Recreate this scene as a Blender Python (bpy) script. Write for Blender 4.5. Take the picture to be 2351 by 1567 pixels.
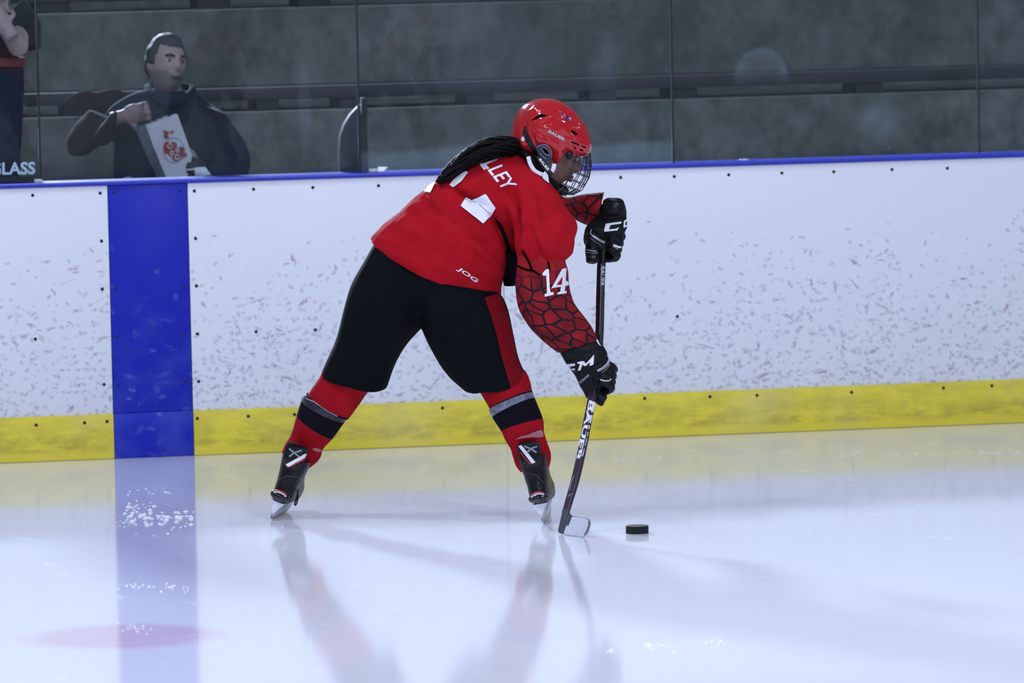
import bpy, bmesh, math, random
import numpy as np
from mathutils import Vector, Matrix, noise
from mathutils.bvhtree import BVHTree
from mathutils.geometry import tessellate_polygon

random.seed(7)
scn = bpy.context.scene
for o in list(bpy.data.objects):
    bpy.data.objects.remove(o, do_unlink=True)
COL = scn.collection

# ------------------------------------------------------------------ camera
CAM = Vector((2.0, -23.24333, 2.31968))
YAW, PITCH, ROLL, FPX = 0.19516, 0.08129, -0.02040, 14259.48
FW = Vector((math.sin(YAW)*math.cos(PITCH), math.cos(YAW)*math.cos(PITCH), -math.sin(PITCH)))
_r0 = Vector((math.cos(YAW), -math.sin(YAW), 0)); _u0 = _r0.cross(FW)
RT = _r0*math.cos(ROLL) + _u0*math.sin(ROLL)
UP = -_r0*math.sin(ROLL) + _u0*math.cos(ROLL)
G = Vector((math.sin(YAW), math.cos(YAW), 0))          # level direction away from the viewer

cam_data = bpy.data.cameras.new('camera'); cam = bpy.data.objects.new('camera', cam_data); COL.objects.link(cam)
cam_data.sensor_width = 36.0; cam_data.lens = FPX/2351*36.0
cam_data.clip_start = 1.0; cam_data.clip_end = 200
M3 = Matrix((RT, UP, -FW)).transposed()
cam.matrix_world = Matrix.Translation(CAM) @ M3.to_4x4()
cam_data.dof.use_dof = True; cam_data.dof.focus_distance = 21.2; cam_data.dof.aperture_fstop = 4.4
scn.camera = cam

# ------------------------------------------------------------------ world, lamps, exposure
scn.view_settings.view_transform = 'Standard'; scn.view_settings.look = 'None'
scn.view_settings.gamma = 1.0; scn.view_settings.use_curve_mapping = False
scn.view_settings.exposure = 0.10
W = bpy.data.worlds.new('arena_air'); scn.world = W; W.use_nodes = True
bg = W.node_tree.nodes['Background']; bg.inputs[0].default_value = (0.62, 0.70, 0.92, 1); bg.inputs[1].default_value = 0.22

def lamp(name, loc, aim, sx, sy, watts, col=(0.71, 0.775, 1.0)):
    d = bpy.data.lights.new(name, 'AREA'); d.shape = 'RECTANGLE'; d.size = sx; d.size_y = sy; d.energy = watts; d.color = col
    o = bpy.data.objects.new(name, d); COL.objects.link(o); o.location = loc
    o.rotation_euler = (Vector(aim)-Vector(loc)).to_track_quat('-Z', 'Y').to_euler()
    return o
# rows of high-bay lamps over the rink, hung from the roof
for lx in (-7, 1, 9, 17):
    for ly, lw in ((-19, 140), (-12, 180), (-5, 78)):
        lamp('high_bay_lamp', (lx, ly, 7.6), (lx+0.01, ly, 0), 1.3, 0.45, lw)
# lamps whose shadows show on the ice: one beyond the stands, one on the near side, one to the left
lamp('high_bay_lamp', (4.1, 14.0, 6.7), (6.0, -3.6, 0.6), 1.4, 0.8, 5200)
lamp('high_bay_lamp', (7.8, -12.6, 6.5), (5.8, -2.6, 0.6), 1.3, 0.6, 380)
lamp('high_bay_lamp', (2.0, -2.9, 7.2), (5.8, -2.6, 0.6), 1.3, 0.6, 190)

# ------------------------------------------------------------------ point helpers (photo pixel + real depth -> real place)
def ray(x, y):
    return FW*FPX + RT*(x-1175.5) - UP*(y-783.5)
def PY(x, y, Y):
    d = ray(x, y); return CAM + d*((Y-CAM.y)/d.y)
def GR(x, y, z=0.0):
    d = ray(x, y); return CAM + d*((z-CAM.z)/d.z)
D_PLAYER = (Vector((5.78, -2.62, 0))-CAM).dot(G)
def depth_of(p): return (p-CAM).dot(G)
class Frame:
    def __init__(s, depth): s.d = depth; s.m = depth/FPX
    def __call__(s, x, y, dd=0.0):
        d = ray(x, y); return CAM + d*((s.d+dd)/d.dot(G))
PL = Frame(D_PLAYER)
def proj(p):
    d = p-CAM; z = d.dot(FW); return 1175.5+FPX*d.dot(RT)/z, 783.5-FPX*d.dot(UP)/z

# ------------------------------------------------------------------ materials
def newmat(name):
    m = bpy.data.materials.new(name); m.use_nodes = True
    nt = m.node_tree; return m, nt, nt.nodes['Principled BSDF']
def N(nt, t, **kw):
    n = nt.nodes.new(t)
    for k, v in kw.items():
        if k.startswith('i_'):
            key = k[2:]; key = int(key) if key.isdigit() else key.replace('_', ' ')
            n.inputs[key].default_value = v
        else: setattr(n, k, v)
    return n
def L(nt, a, ai, b, bi): nt.links.new(a.outputs[ai], b.inputs[bi])
def math_(nt, op, a, b=None, c=None, clamp=False):
    n = nt.nodes.new('ShaderNodeMath'); n.operation = op; n.use_clamp = clamp
    for i, v in enumerate((a, b, c)):
        if v is None: continue
        if isinstance(v, (int, float)): n.inputs[i].default_value = v
        else: nt.links.new(v, n.inputs[i])
    return n.outputs[0]
def mixc(nt, fac, a, b):
    n = nt.nodes.new('ShaderNodeMix'); n.data_type = 'RGBA'
    for i, v in ((0, fac), (6, a), (7, b)):
        if isinstance(v, (int, float)): n.inputs[i].default_value = v
        elif isinstance(v, tuple): n.inputs[i].default_value = v if len(v) == 4 else (*v, 1)
        else: nt.links.new(v, n.inputs[i])
    return n.outputs[2]
def maprange(nt, v, a, b, c=0.0, d=1.0):
    n = nt.nodes.new('ShaderNodeMapRange'); n.clamp = True
    nt.links.new(v, n.inputs[0])
    for i, q in enumerate((a, b, c, d)): n.inputs[i+1].default_value = q
    return n.outputs[0]
def plain(name, col, rough=0.6, spec=0.5, metal=0.0, var=0.0, vscale=30.0, bump=0.0, bscale=200.0, sheen=0.0, coat=0.0):
    m, nt, b = newmat(name)
    b.inputs['Base Color'].default_value = (*col, 1); b.inputs['Roughness'].default_value = rough
    b.inputs['Specular IOR Level'].default_value = spec; b.inputs['Metallic'].default_value = metal
    b.inputs['Sheen Weight'].default_value = sheen; b.inputs['Coat Weight'].default_value = coat
    tc = N(nt, 'ShaderNodeTexCoord')
    if var > 0:
        no = N(nt, 'ShaderNodeTexNoise', i_Scale=vscale, i_Detail=4.0); L(nt, tc, 'Object', no, 'Vector')
        f = maprange(nt, no.outputs[0], 0.3, 0.7)
        c = mixc(nt, f, tuple(x*(1-var) for x in col), tuple(min(1, x*(1+var)) for x in col))
        nt.links.new(c, b.inputs['Base Color'])
    if bump > 0:
        n2 = N(nt, 'ShaderNodeTexNoise', i_Scale=bscale, i_Detail=3.0); L(nt, tc, 'Object', n2, 'Vector')
        bp = N(nt, 'ShaderNodeBump', i_Strength=bump, i_Distance=0.004); L(nt, n2, 0, bp, 'Height'); L(nt, bp, 0, b, 'Normal')
    return m

def mark_layer(nt, vec, sx, sz, dens, length, width):
    """dash-like scuffs, one per random cell, each with its own angle"""
    sc = N(nt, 'ShaderNodeVectorMath', operation='MULTIPLY'); nt.links.new(vec, sc.inputs[0]); sc.inputs[1].default_value = (sx, sz, 0)
    vo = N(nt, 'ShaderNodeTexVoronoi', voronoi_dimensions='2D', i_Scale=1.0, i_Randomness=1.0); L(nt, sc, 0, vo, 'Vector')
    d = N(nt, 'ShaderNodeVectorMath', operation='SUBTRACT'); L(nt, sc, 0, d, 0); L(nt, vo, 'Position', d, 1)
    sep = N(nt, 'ShaderNodeSeparateColor'); L(nt, vo, 'Color', sep, 0)
    ang = math_(nt, 'MULTIPLY_ADD', sep.outputs[0], 3.0, -1.1)
    ro = N(nt, 'ShaderNodeVectorRotate', rotation_type='Z_AXIS'); L(nt, d, 0, ro, 'Vector'); nt.links.new(ang, ro.inputs['Angle'])
    sp = N(nt, 'ShaderNodeSeparateXYZ'); L(nt, ro, 0, sp, 0)
    nz = N(nt, 'ShaderNodeTexNoise', i_Scale=7.0, i_Detail=2.0); L(nt, sc, 0, nz, 'Vector')
    wob = math_(nt, 'MULTIPLY_ADD', nz.outputs[0], 0.24, -0.12)
    ax = math_(nt, 'DIVIDE', math_(nt, 'ABSOLUTE', sp.outputs[0]), length)
    lenr = math_(nt, 'MULTIPLY_ADD', sep.outputs[2], 0.9, 0.35)
    ax = math_(nt, 'DIVIDE', ax, lenr)
    ay = math_(nt, 'DIVIDE', math_(nt, 'ABSOLUTE', math_(nt, 'ADD', sp.outputs[1], wob)), width)
    r = math_(nt, 'ADD', math_(nt, 'POWER', ax, 2.0), math_(nt, 'POWER', ay, 2.0))
    m = maprange(nt, r, 0.05, 1.5, 1.0, 0.0)
    on = math_(nt, 'LESS_THAN', sep.outputs[1], dens)
    br = maprange(nt, nz.outputs[0], 0.38, 0.55)
    return math_(nt, 'MULTIPLY', math_(nt, 'MULTIPLY', m, on), br), sep.outputs[2]

def board_material():
    m, nt, b = newmat('white_board_plastic')
    tc = N(nt, 'ShaderNodeTexCoord'); sp = N(nt, 'ShaderNodeSeparateXYZ'); L(nt, tc, 'Object', sp, 0)
    cb = N(nt, 'ShaderNodeCombineXYZ'); L(nt, sp, 0, cb, 0); L(nt, sp, 2, cb, 1)
    v = cb.outputs[0]
    n1 = N(nt, 'ShaderNodeTexNoise', i_Scale=2.2, i_Detail=3.0); nt.links.new(v, n1.inputs['Vector'])
    zden = maprange(nt, sp.outputs[2], 0.84, 0.24, 0.0, 0.85)
    zden = math_(nt, 'MULTIPLY', zden, maprange(nt, n1.outputs[0], 0.3, 0.62, 0.35, 1.25))
    fac = None; hue = None
    for sx, sz, dk, ln, wd, st in ((9, 11, 0.75, 0.22, 0.075, 0.62), (14, 16, 0.85, 0.24, 0.09, 0.6), (21, 24, 0.9, 0.28, 0.13, 0.55), (7, 9, 0.6, 0.34, 0.028, 0.5), (33, 36, 0.9, 0.34, 0.22, 0.5)):
        a, h = mark_layer(nt, v, sx, sz, math_(nt, 'MULTIPLY', zden, dk), ln, wd)
        a = math_(nt, 'MULTIPLY', a, math_(nt, 'MULTIPLY', maprange(nt, h, 0.0, 1.0, 0.35, 1.25), st))
        fac = a if fac is None else math_(nt, 'MAXIMUM', fac, a)
        hue = h if hue is None else hue
    mpz = N(nt, 'ShaderNodeMapping'); mpz.inputs['Rotation'].default_value = (0, 0, 0.5); mpz.inputs['Scale'].default_value = (17, 36, 1); nt.links.new(v, mpz.inputs['Vector'])
    nsm = N(nt, 'ShaderNodeTexNoise', i_Scale=1.0, i_Detail=4.0, i_Roughness=0.6); L(nt, mpz, 0, nsm, 'Vector')
    sm = math_(nt, 'MULTIPLY', maprange(nt, nsm.outputs[0], 0.60, 0.72), math_(nt, 'MULTIPLY', zden, 0.85))
    fac = math_(nt, 'MAXIMUM', fac, math_(nt, 'MINIMUM', sm, 0.45))
    dark = mixc(nt, hue, (0.09, 0.12, 0.20), (0.26, 0.17, 0.24))
    n2 = N(nt, 'ShaderNodeTexNoise', i_Scale=6.0, i_Detail=5.0); nt.links.new(v, n2.inputs['Vector'])
    dirt = math_(nt, 'MULTIPLY', maprange(nt, n2.outputs[0], 0.35, 0.75), maprange(nt, sp.outputs[2], 0.7, 0.2, 0.0, 0.22))
    base = mixc(nt, dirt, (0.80, 0.825, 0.86), (0.60, 0.64, 0.73))
    nt.links.new(mixc(nt, fac, base, dark), b.inputs['Base Color'])
    b.inputs['Roughness'].default_value = 0.42; b.inputs['Specular IOR Level'].default_value = 0.3
    return m
def stripe_material():
    m, nt, b = newmat('blue_board_plastic')
    tc = N(nt, 'ShaderNodeTexCoord'); sp = N(nt, 'ShaderNodeSeparateXYZ'); L(nt, tc, 'Object', sp, 0)
    cb = N(nt, 'ShaderNodeCombineXYZ'); L(nt, sp, 0, cb, 0); L(nt, sp, 2, cb, 1); v = cb.outputs[0]
    zden = maprange(nt, sp.outputs[2], 0.85, 0.2, 0.05, 0.8)
    a, h = mark_layer(nt, v, 13, 20, zden, 0.45, 0.16)
    n2 = N(nt, 'ShaderNodeTexNoise', i_Scale=9.0, i_Detail=6.0); nt.links.new(v, n2.inputs['Vector'])
    w = math_(nt, 'MULTIPLY', maprange(nt, n2.outputs[0], 0.42, 0.72), maprange(nt, sp.outputs[2], 0.85, 0.05, 0.0, 0.32))
    base = mixc(nt, w, (0.005, 0.014, 0.40), (0.09, 0.15, 0.50))
    fac = math_(nt, 'MULTIPLY', a, 0.35)
    nt.links.new(mixc(nt, fac, base, mixc(nt, h, (0.30, 0.36, 0.68), (0.04, 0.02, 0.25))), b.inputs['Base Color'])
    b.inputs['Roughness'].default_value = 0.45; b.inputs['Specular IOR Level'].default_value = 0.3
    return m
def kick_material():
    m, nt, b = newmat('yellow_kick_plastic')
    tc = N(nt, 'ShaderNodeTexCoord'); sp = N(nt, 'ShaderNodeSeparateXYZ'); L(nt, tc, 'Object', sp, 0)
    mp = N(nt, 'ShaderNodeMapping'); mp.inputs['Scale'].default_value = (7, 1, 22); L(nt, tc, 'Object', mp, 'Vector')
    n1 = N(nt, 'ShaderNodeTexNoise', i_Scale=1.0, i_Detail=7.0, i_Roughness=0.7); L(nt, mp, 0, n1, 'Vector')
    low = maprange(nt, sp.outputs[2], 0.13, 0.045, 0.0, 0.5)
    edge = maprange(nt, sp.outputs[2], 0.025, 0.045, 0.15, 1.0)
    f = math_(nt, 'MULTIPLY', math_(nt, 'ADD', maprange(nt, n1.outputs[0], 0.40, 0.68, 0.0, 0.6), math_(nt, 'MULTIPLY', maprange(nt, n1.outputs[0], 0.42, 0.58), low)), edge)
    c = mixc(nt, f, (0.80, 0.68, 0.055), (0.46, 0.39, 0.05))
    n3 = N(nt, 'ShaderNodeTexNoise', i_Scale=3.0, i_Detail=4.0); L(nt, tc, 'Object', n3, 'Vector')
    c = mixc(nt, math_(nt, 'MULTIPLY', maprange(nt, n3.outputs[0], 0.45, 0.75), 0.45), c, (0.66, 0.59, 0.22))
    nt.links.new(c, b.inputs['Base Color']); b.inputs['Roughness'].default_value = 0.5; b.inputs['Specular IOR Level'].default_value = 0.3
    return m
DOT = GR(285, 1460)
def ice_material():
    m, nt, b = newmat('rink_ice')
    tc = N(nt, 'ShaderNodeTexCoord')
    # curved skate scratches: thin contour lines of stretched noise
    def lines(scale, w, seed, sy=1.0):
        mp = N(nt, 'ShaderNodeMapping'); mp.inputs['Location'].default_value = (seed, seed*1.7, 0); mp.inputs['Scale'].default_value = (1, sy, 1); L(nt, tc, 'Object', mp, 'Vector')
        n = N(nt, 'ShaderNodeTexNoise', noise_dimensions='2D', i_Scale=scale, i_Detail=0.0); L(nt, mp, 0, n, 'Vector')
        a = math_(nt, 'ABSOLUTE', math_(nt, 'SUBTRACT', n.outputs[0], 0.5))
        return maprange(nt, a, 0.0, w, 1.0, 0.0)
    s = math_(nt, 'MAXIMUM', lines(0.30, 0.0011, 3.1), lines(0.42, 0.0013, 11.7, 0.8))
    s = math_(nt, 'MAXIMUM', s, lines(0.36, 0.0011, 23.3, 1.3))
    s = math_(nt, 'MAXIMUM', s, lines(0.5, 0.0014, 41.9, 1.6))
    nb = N(nt, 'ShaderNodeTexNoise', i_Scale=2.3, i_Detail=3.0); L(nt, tc, 'Object', nb, 'Vector')
    s = math_(nt, 'MULTIPLY', s, maprange(nt, nb.outputs[0], 0.50, 0.68, 0.0, 0.6))
    # frosty snow dust
    mp2 = N(nt, 'ShaderNodeMapping'); mp2.inputs['Scale'].default_value = (9, 3.2, 1); L(nt, tc, 'Object', mp2, 'Vector')
    nd = N(nt, 'ShaderNodeTexNoise', i_Scale=1.0, i_Detail=6.0, i_Roughness=0.65); L(nt, mp2, 0, nd, 'Vector')
    dust = maprange(nt, nd.outputs[0], 0.62, 0.72)
    frost = math_(nt, 'MAXIMUM', s, math_(nt, 'MULTIPLY', dust, 0.5))
    # faded red face-off spot under the ice
    d = N(nt, 'ShaderNodeVectorMath', operation='DISTANCE'); L(nt, tc, 'Object', d, 0); d.inputs[1].default_value = (DOT.x, DOT.y, 0)
    spot = maprange(nt, d.outputs['Value'], 0.22, 0.33, 0.34, 0.0)
    nl = N(nt, 'ShaderNodeTexNoise', i_Scale=0.9, i_Detail=3.0); L(nt, tc, 'Object', nl, 'Vector')
    base = mixc(nt, nl.outputs[0], (0.79, 0.795, 0.84), (0.83, 0.83, 0.87))
    base = mixc(nt, spot, base, (0.62, 0.17, 0.25))
    nt.links.new(mixc(nt, math_(nt, 'MULTIPLY', frost, 0.5), base, (0.95, 0.96, 0.98)), b.inputs['Base Color'])
    b.inputs['IOR'].default_value = 1.45
    nr = math_(nt, 'MULTIPLY_ADD', frost, 0.25, 0.088); nt.links.new(nr, b.inputs['Roughness'])
    spy = N(nt, 'ShaderNodeSeparateXYZ'); L(nt, tc, 'Object', spy, 0)   # wet smooth ice along the boards, skated and duller further out
    wet = maprange(nt, math_(nt, 'ADD', spy.outputs[1], math_(nt, 'MULTIPLY_ADD', nl.outputs[0], 1.6, -0.8)), -4.6, -0.3, 0.20, 1.0)
    nt.links.new(math_(nt, 'MULTIPLY', wet, math_(nt, 'MULTIPLY_ADD', frost, -0.7, 1.0)), b.inputs['Specular IOR Level'])
    mpb = N(nt, 'ShaderNodeMapping'); mpb.inputs['Scale'].default_value = (1, 1, 1); L(nt, tc, 'Object', mpb, 'Vector')
    nbm = N(nt, 'ShaderNodeTexNoise', i_Scale=5.0, i_Detail=2.0); L(nt, mpb, 0, nbm, 'Vector')
    bp = N(nt, 'ShaderNodeBump', i_Strength=0.05, i_Distance=0.002); L(nt, nbm, 0, bp, 'Height'); L(nt, bp, 0, b, 'Normal')
    return m
def concrete_material():
    m, nt, b = newmat('stained_concrete')
    tc = N(nt, 'ShaderNodeTexCoord')
    n1 = N(nt, 'ShaderNodeTexNoise', i_Scale=2.6, i_Detail=8.0, i_Roughness=0.62); L(nt, tc, 'Object', n1, 'Vector')
    mp = N(nt, 'ShaderNodeMapping'); mp.inputs['Scale'].default_value = (11, 11, 9); L(nt, tc, 'Object', mp, 'Vector')
    n2 = N(nt, 'ShaderNodeTexNoise', i_Scale=1.0, i_Detail=6.0, i_Roughness=0.65); L(nt, mp, 0, n2, 'Vector')
    c = mixc(nt, maprange(nt, n1.outputs[0], 0.3, 0.7), (0.070, 0.085, 0.074), (0.185, 0.190, 0.178))
    c = mixc(nt, maprange(nt, n2.outputs[0], 0.42, 0.66, 0.0, 0.75), c, (0.048, 0.062, 0.052))
    nt.links.new(c, b.inputs['Base Color']); b.inputs['Roughness'].default_value = 0.9; b.inputs['Specular IOR Level'].default_value = 0.2
    bp = N(nt, 'ShaderNodeBump', i_Strength=0.3, i_Distance=0.01); L(nt, n2, 0, bp, 'Height'); L(nt, bp, 0, b, 'Normal')
    return m
def glass_material(name, haze, reflect_band=0.0, blotches=()):
    m, nt, b = newmat(name); out = nt.nodes['Material Output']; nt.nodes.remove(b)
    tc = N(nt, 'ShaderNodeTexCoord'); sp = N(nt, 'ShaderNodeSeparateXYZ'); L(nt, tc, 'Object', sp, 0)
    tr = N(nt, 'ShaderNodeBsdfTransparent'); tr.inputs[0].default_value = (0.865, 0.905, 0.90, 1)
    gl = N(nt, 'ShaderNodeBsdfGlossy', i_Roughness=0.02); gl.inputs[0].default_value = (0.9, 0.95, 1, 1)
    fr = N(nt, 'ShaderNodeFresnel', i_IOR=1.30)
    m1 = N(nt, 'ShaderNodeMixShader'); L(nt, fr, 0, m1, 0); L(nt, tr, 0, m1, 1); L(nt, gl, 0, m1, 2)
    df = N(nt, 'ShaderNodeBsdfDiffuse'); df.inputs[0].default_value = (0.62, 0.74, 0.84, 1)
    mp = N(nt, 'ShaderNodeMapping'); mp.inputs['Scale'].default_value = (3.0, 3.0, 1.2); L(nt, tc, 'Object', mp, 'Vector')
    n1 = N(nt, 'ShaderNodeTexNoise', i_Scale=1.0, i_Detail=5.0); L(nt, mp, 0, n1, 'Vector')
    h = math_(nt, 'MULTIPLY', maprange(nt, n1.outputs[0], 0.3, 0.7, 0.6, 1.4), haze)
    if reflect_band > 0:  # pale diffuse band paints a reflection across the bottom of the pane
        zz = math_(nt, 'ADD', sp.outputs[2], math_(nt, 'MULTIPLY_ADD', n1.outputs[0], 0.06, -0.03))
        h = math_(nt, 'ADD', h, math_(nt, 'MULTIPLY', maprange(nt, zz, 1.115, 1.145, 1.0, 0.0), reflect_band))
    for (cx, cz, rx, rz, s, arc) in blotches:  # soft pale spots and arcs mixed over the glass
        dx = math_(nt, 'DIVIDE', math_(nt, 'SUBTRACT', sp.outputs[0], cx), rx)
        dz = math_(nt, 'DIVIDE', math_(nt, 'SUBTRACT', sp.outputs[2], cz), rz)
        r = math_(nt, 'SQRT', math_(nt, 'ADD', math_(nt, 'MULTIPLY', dx, dx), math_(nt, 'MULTIPLY', dz, dz)))
        k = maprange(nt, r, 0.5, 1.0, 1.0, 0.0)
        if arc:
            k = math_(nt, 'MULTIPLY', maprange(nt, r, 0.45, 0.92, 0.4, 1.0), maprange(nt, r, 0.92, 1.06, 1.0, 0.0))
            k = math_(nt, 'MULTIPLY', k, maprange(nt, dz, -0.25, 0.2))
        n3 = N(nt, 'ShaderNodeTexNoise', i_Scale=22.0, i_Detail=4.0); L(nt, tc, 'Object', n3, 'Vector')
        k = math_(nt, 'MULTIPLY', k, maprange(nt, n3.outputs[0], 0.3, 0.65, 0.3, 1.0))
        h = math_(nt, 'ADD', h, math_(nt, 'MULTIPLY', k, s))
    m2 = N(nt, 'ShaderNodeMixShader'); nt.links.new(h, m2.inputs[0]); L(nt, m1, 0, m2, 1); L(nt, df, 0, m2, 2)
    L(nt, m2, 0, out, 'Surface')
    return m
def sleeve_material():
    m, nt, b = newmat('scale_print_sleeve')
    uv = N(nt, 'ShaderNodeUVMap'); sp = N(nt, 'ShaderNodeSeparateXYZ'); L(nt, uv, 0, sp, 0)
    vo = N(nt, 'ShaderNodeTexVoronoi', feature='DISTANCE_TO_EDGE', voronoi_dimensions='2D', i_Scale=23.0, i_Randomness=0.85)
    nw = N(nt, 'ShaderNodeTexNoise', i_Scale=9.0, i_Detail=2.0); L(nt, uv, 0, nw, 'Vector')
    wv = N(nt, 'ShaderNodeVectorMath', operation='MULTIPLY_ADD'); L(nt, nw, 1, wv, 0); wv.inputs[1].default_value = (0.022, 0.022, 0); L(nt, uv, 0, wv, 2)
    L(nt, wv, 0, vo, 'Vector')
    ln = maprange(nt, vo.outputs['Distance'], 0.055, 0.125, 1.0, 0.0)
    grad = maprange(nt, sp.outputs[1], 0.02, 0.10)
    f = math_(nt, 'MULTIPLY', ln, grad)
    n1 = N(nt, 'ShaderNodeTexNoise', i_Scale=16.0, i_Detail=3.0); L(nt, uv, 0, n1, 'Vector')
    sh = math_(nt, 'MULTIPLY', maprange(nt, n1.outputs[0], 0.36, 0.60, 0.1, 0.85), grad)
    red = mixc(nt, sh, (0.36, 0.007, 0.014), (0.12, 0.005, 0.009))
    nt.links.new(mixc(nt, f, red, (0.007, 0.005, 0.009)), b.inputs['Base Color'])
    b.inputs['Roughness'].default_value = 0.8; b.inputs['Specular IOR Level'].default_value = 0.25
    return m

MAT = dict(
    board=board_material(), stripe=stripe_material(), kick=kick_material(), ice=ice_material(), concrete=concrete_material(),
    cap=plain('blue_cap_plastic', (0.018, 0.030, 0.42), 0.4, var=0.15),
    steel=plain('dark_board_frame', (0.05, 0.05, 0.06), 0.6, var=0.2),
    screw=plain('rusty_screw', (0.030, 0.022, 0.020), 0.6, var=0.3, vscale=300), screw_blue=plain('blue_screw', (0.02, 0.025, 0.16), 0.6, var=0.3, vscale=300),
    plank=plain('dark_bench_wood', (0.022, 0.021, 0.025), 0.7, var=0.35, vscale=8, bump=0.2, bscale=60), block=plain('black_bench_block', (0.014, 0.015, 0.017), 0.8, var=0.2),
    jersey=plain('red_jersey_mesh', (0.40, 0.0065, 0.014), 0.85, 0.08, var=0.09, vscale=14, bump=0.25, bscale=420),
    pants=plain('black_pant_nylon', (0.0036, 0.005, 0.0065), 0.85, 0.08, var=0.15, vscale=12, bump=0.25, bscale=350),
    redcloth=plain('red_sock_knit', (0.37, 0.007, 0.014), 0.9, 0.08, var=0.12, vscale=25, bump=0.4, bscale=500),
    pantred=plain('red_pant_stripe', (0.20, 0.005, 0.010), 0.85, 0.08, var=0.1, vscale=20),
    blackcloth=plain('black_sock_knit', (0.006, 0.006, 0.011), 0.9, 0.08, var=0.15, bump=0.3, bscale=400),
    tape=plain('grey_shin_tape', (0.16, 0.17, 0.22), 0.35, 0.5, var=0.5, vscale=60), snow=plain('clinging_snow', (0.46, 0.17, 0.20), 0.9), tapeblack=plain('black_shin_tape', (0.022, 0.022, 0.030), 0.35, 0.4, var=0.6, vscale=60),
    white=plain('white_print', (0.82, 0.82, 0.88), 0.6), offwhite=plain('white_piping', (0.55, 0.58, 0.64), 0.5), grey=plain('grey_print', (0.28, 0.30, 0.34), 0.5), dimgrey=plain('dim_grey_print', (0.07, 0.075, 0.09), 0.5),
    glove=plain('black_glove_leather', (0.0045, 0.0045, 0.006), 0.55, 0.22, var=0.3, vscale=40, bump=0.3, bscale=160),
    boot=plain('black_skate_leather', (0.0055, 0.006, 0.0075), 0.36, 0.3, var=0.6, vscale=45, bump=0.5, bscale=70),
    bootgloss=plain('glossy_heel_cap', (0.006, 0.006, 0.007), 0.12, 0.6, coat=0.5),
    holder=plain('white_blade_holder', (0.66, 0.68, 0.76), 0.4, var=0.12, vscale=60), runner=plain('skate_steel', (0.30, 0.27, 0.32), 0.25, metal=0.9),
    helmet=plain('red_helmet_shell', (0.45, 0.010, 0.017), 0.10, 0.4, var=0.04, vscale=10, coat=0.3), black=plain('black_plastic', (0.005, 0.005, 0.007), 0.45, 0.3),
    dark=plain('vent_black', (0.003, 0.002, 0.002), 0.95, 0.02), visor=plain('smoky_ear_guard', (0.030, 0.034, 0.055), 0.2, 0.6), visorlt=plain('ear_guard_rim', (0.13, 0.14, 0.19), 0.3),
    cage=plain('black_cage_wire', (0.010, 0.012, 0.022), 0.35, 0.5), strapw=plain('white_strap', (0.80, 0.82, 0.90), 0.6),
    hair=plain('black_braids', (0.003, 0.0025, 0.0035), 0.6, 0.12, bump=0.6, bscale=120),
    skin=plain('brown_skin', (0.155, 0.082, 0.055), 0.5, 0.35, var=0.08, vscale=60), lips=plain('brown_lips', (0.12, 0.045, 0.04), 0.4), eye=plain('eye_white', (0.5, 0.48, 0.46), 0.3),
    shaft=plain('black_carbon_shaft', (0.012, 0.010, 0.016), 0.3, 0.5, coat=0.3), shaftred=plain('dark_purple_shaft', (0.030, 0.012, 0.030), 0.3),
    bladegrey=plain('grey_blade', (0.055, 0.06, 0.08), 0.45, var=0.2, vscale=80), bladewhite=plain('white_taped_blade', (0.72, 0.75, 0.83), 0.5, var=0.06, vscale=50),
    rubber=plain('black_puck_rubber', (0.007, 0.009, 0.010), 0.65, 0.3, var=0.3, vscale=120, bump=0.4, bscale=600),
    rubbertop=plain('lighter_puck_top', (0.035, 0.034, 0.042), 0.6, 0.4, var=0.3, vscale=200),  # top face has a lighter rubber tone than the rim
    sleeve=sleeve_material(),
    stickred=plain('red_sticker', (0.75, 0.02, 0.03), 0.3), stickblue=plain('navy_sticker', (0.02, 0.02, 0.12), 0.3), silver=plain('silver_dot', (0.55, 0.58, 0.66), 0.3),
    mskin=plain('pale_skin', (0.33, 0.225, 0.215), 0.55, 0.3, var=0.1, vscale=50), mstub=plain('stubbled_skin', (0.20, 0.145, 0.145), 0.6, var=0.2, vscale=120), mhair=plain('short_dark_hair', (0.016, 0.017, 0.020), 0.7, bump=0.6, bscale=90),
    hoodie=plain('navy_hoodie', (0.013, 0.019, 0.032), 0.9, 0.1, var=0.25, vscale=10, bump=0.5, bscale=40), mbrown=plain('dark_brown_sleeve', (0.017, 0.012, 0.014), 0.9, 0.1, var=0.25, vscale=10), jeans=plain('dark_jeans', (0.015, 0.018, 0.030), 0.9),
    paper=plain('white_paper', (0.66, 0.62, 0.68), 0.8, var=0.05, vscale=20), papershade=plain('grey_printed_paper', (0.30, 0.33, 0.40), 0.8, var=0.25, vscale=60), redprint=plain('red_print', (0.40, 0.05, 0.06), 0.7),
    greencoat=plain('dark_green_coat', (0.010, 0.020, 0.020), 0.9, 0.1, var=0.2, vscale=9), navy=plain('navy_trousers', (0.012, 0.018, 0.036), 0.9, 0.1, var=0.2), redband=plain('dull_red_band', (0.16, 0.035, 0.030), 0.9),
    fin=plain('black_padding', (0.010, 0.011, 0.014), 0.7, var=0.2), clip=plain('white_clip', (0.5, 0.55, 0.58), 0.5), sticker=plain('pale_blue_sticker', (0.36, 0.50, 0.60), 0.5),
    flake=plain('loose_snow', (0.92, 0.93, 0.97), 0.95, 0.1), spec=plain('shoe_sole', (0.02, 0.02, 0.02), 0.8),
)

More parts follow.
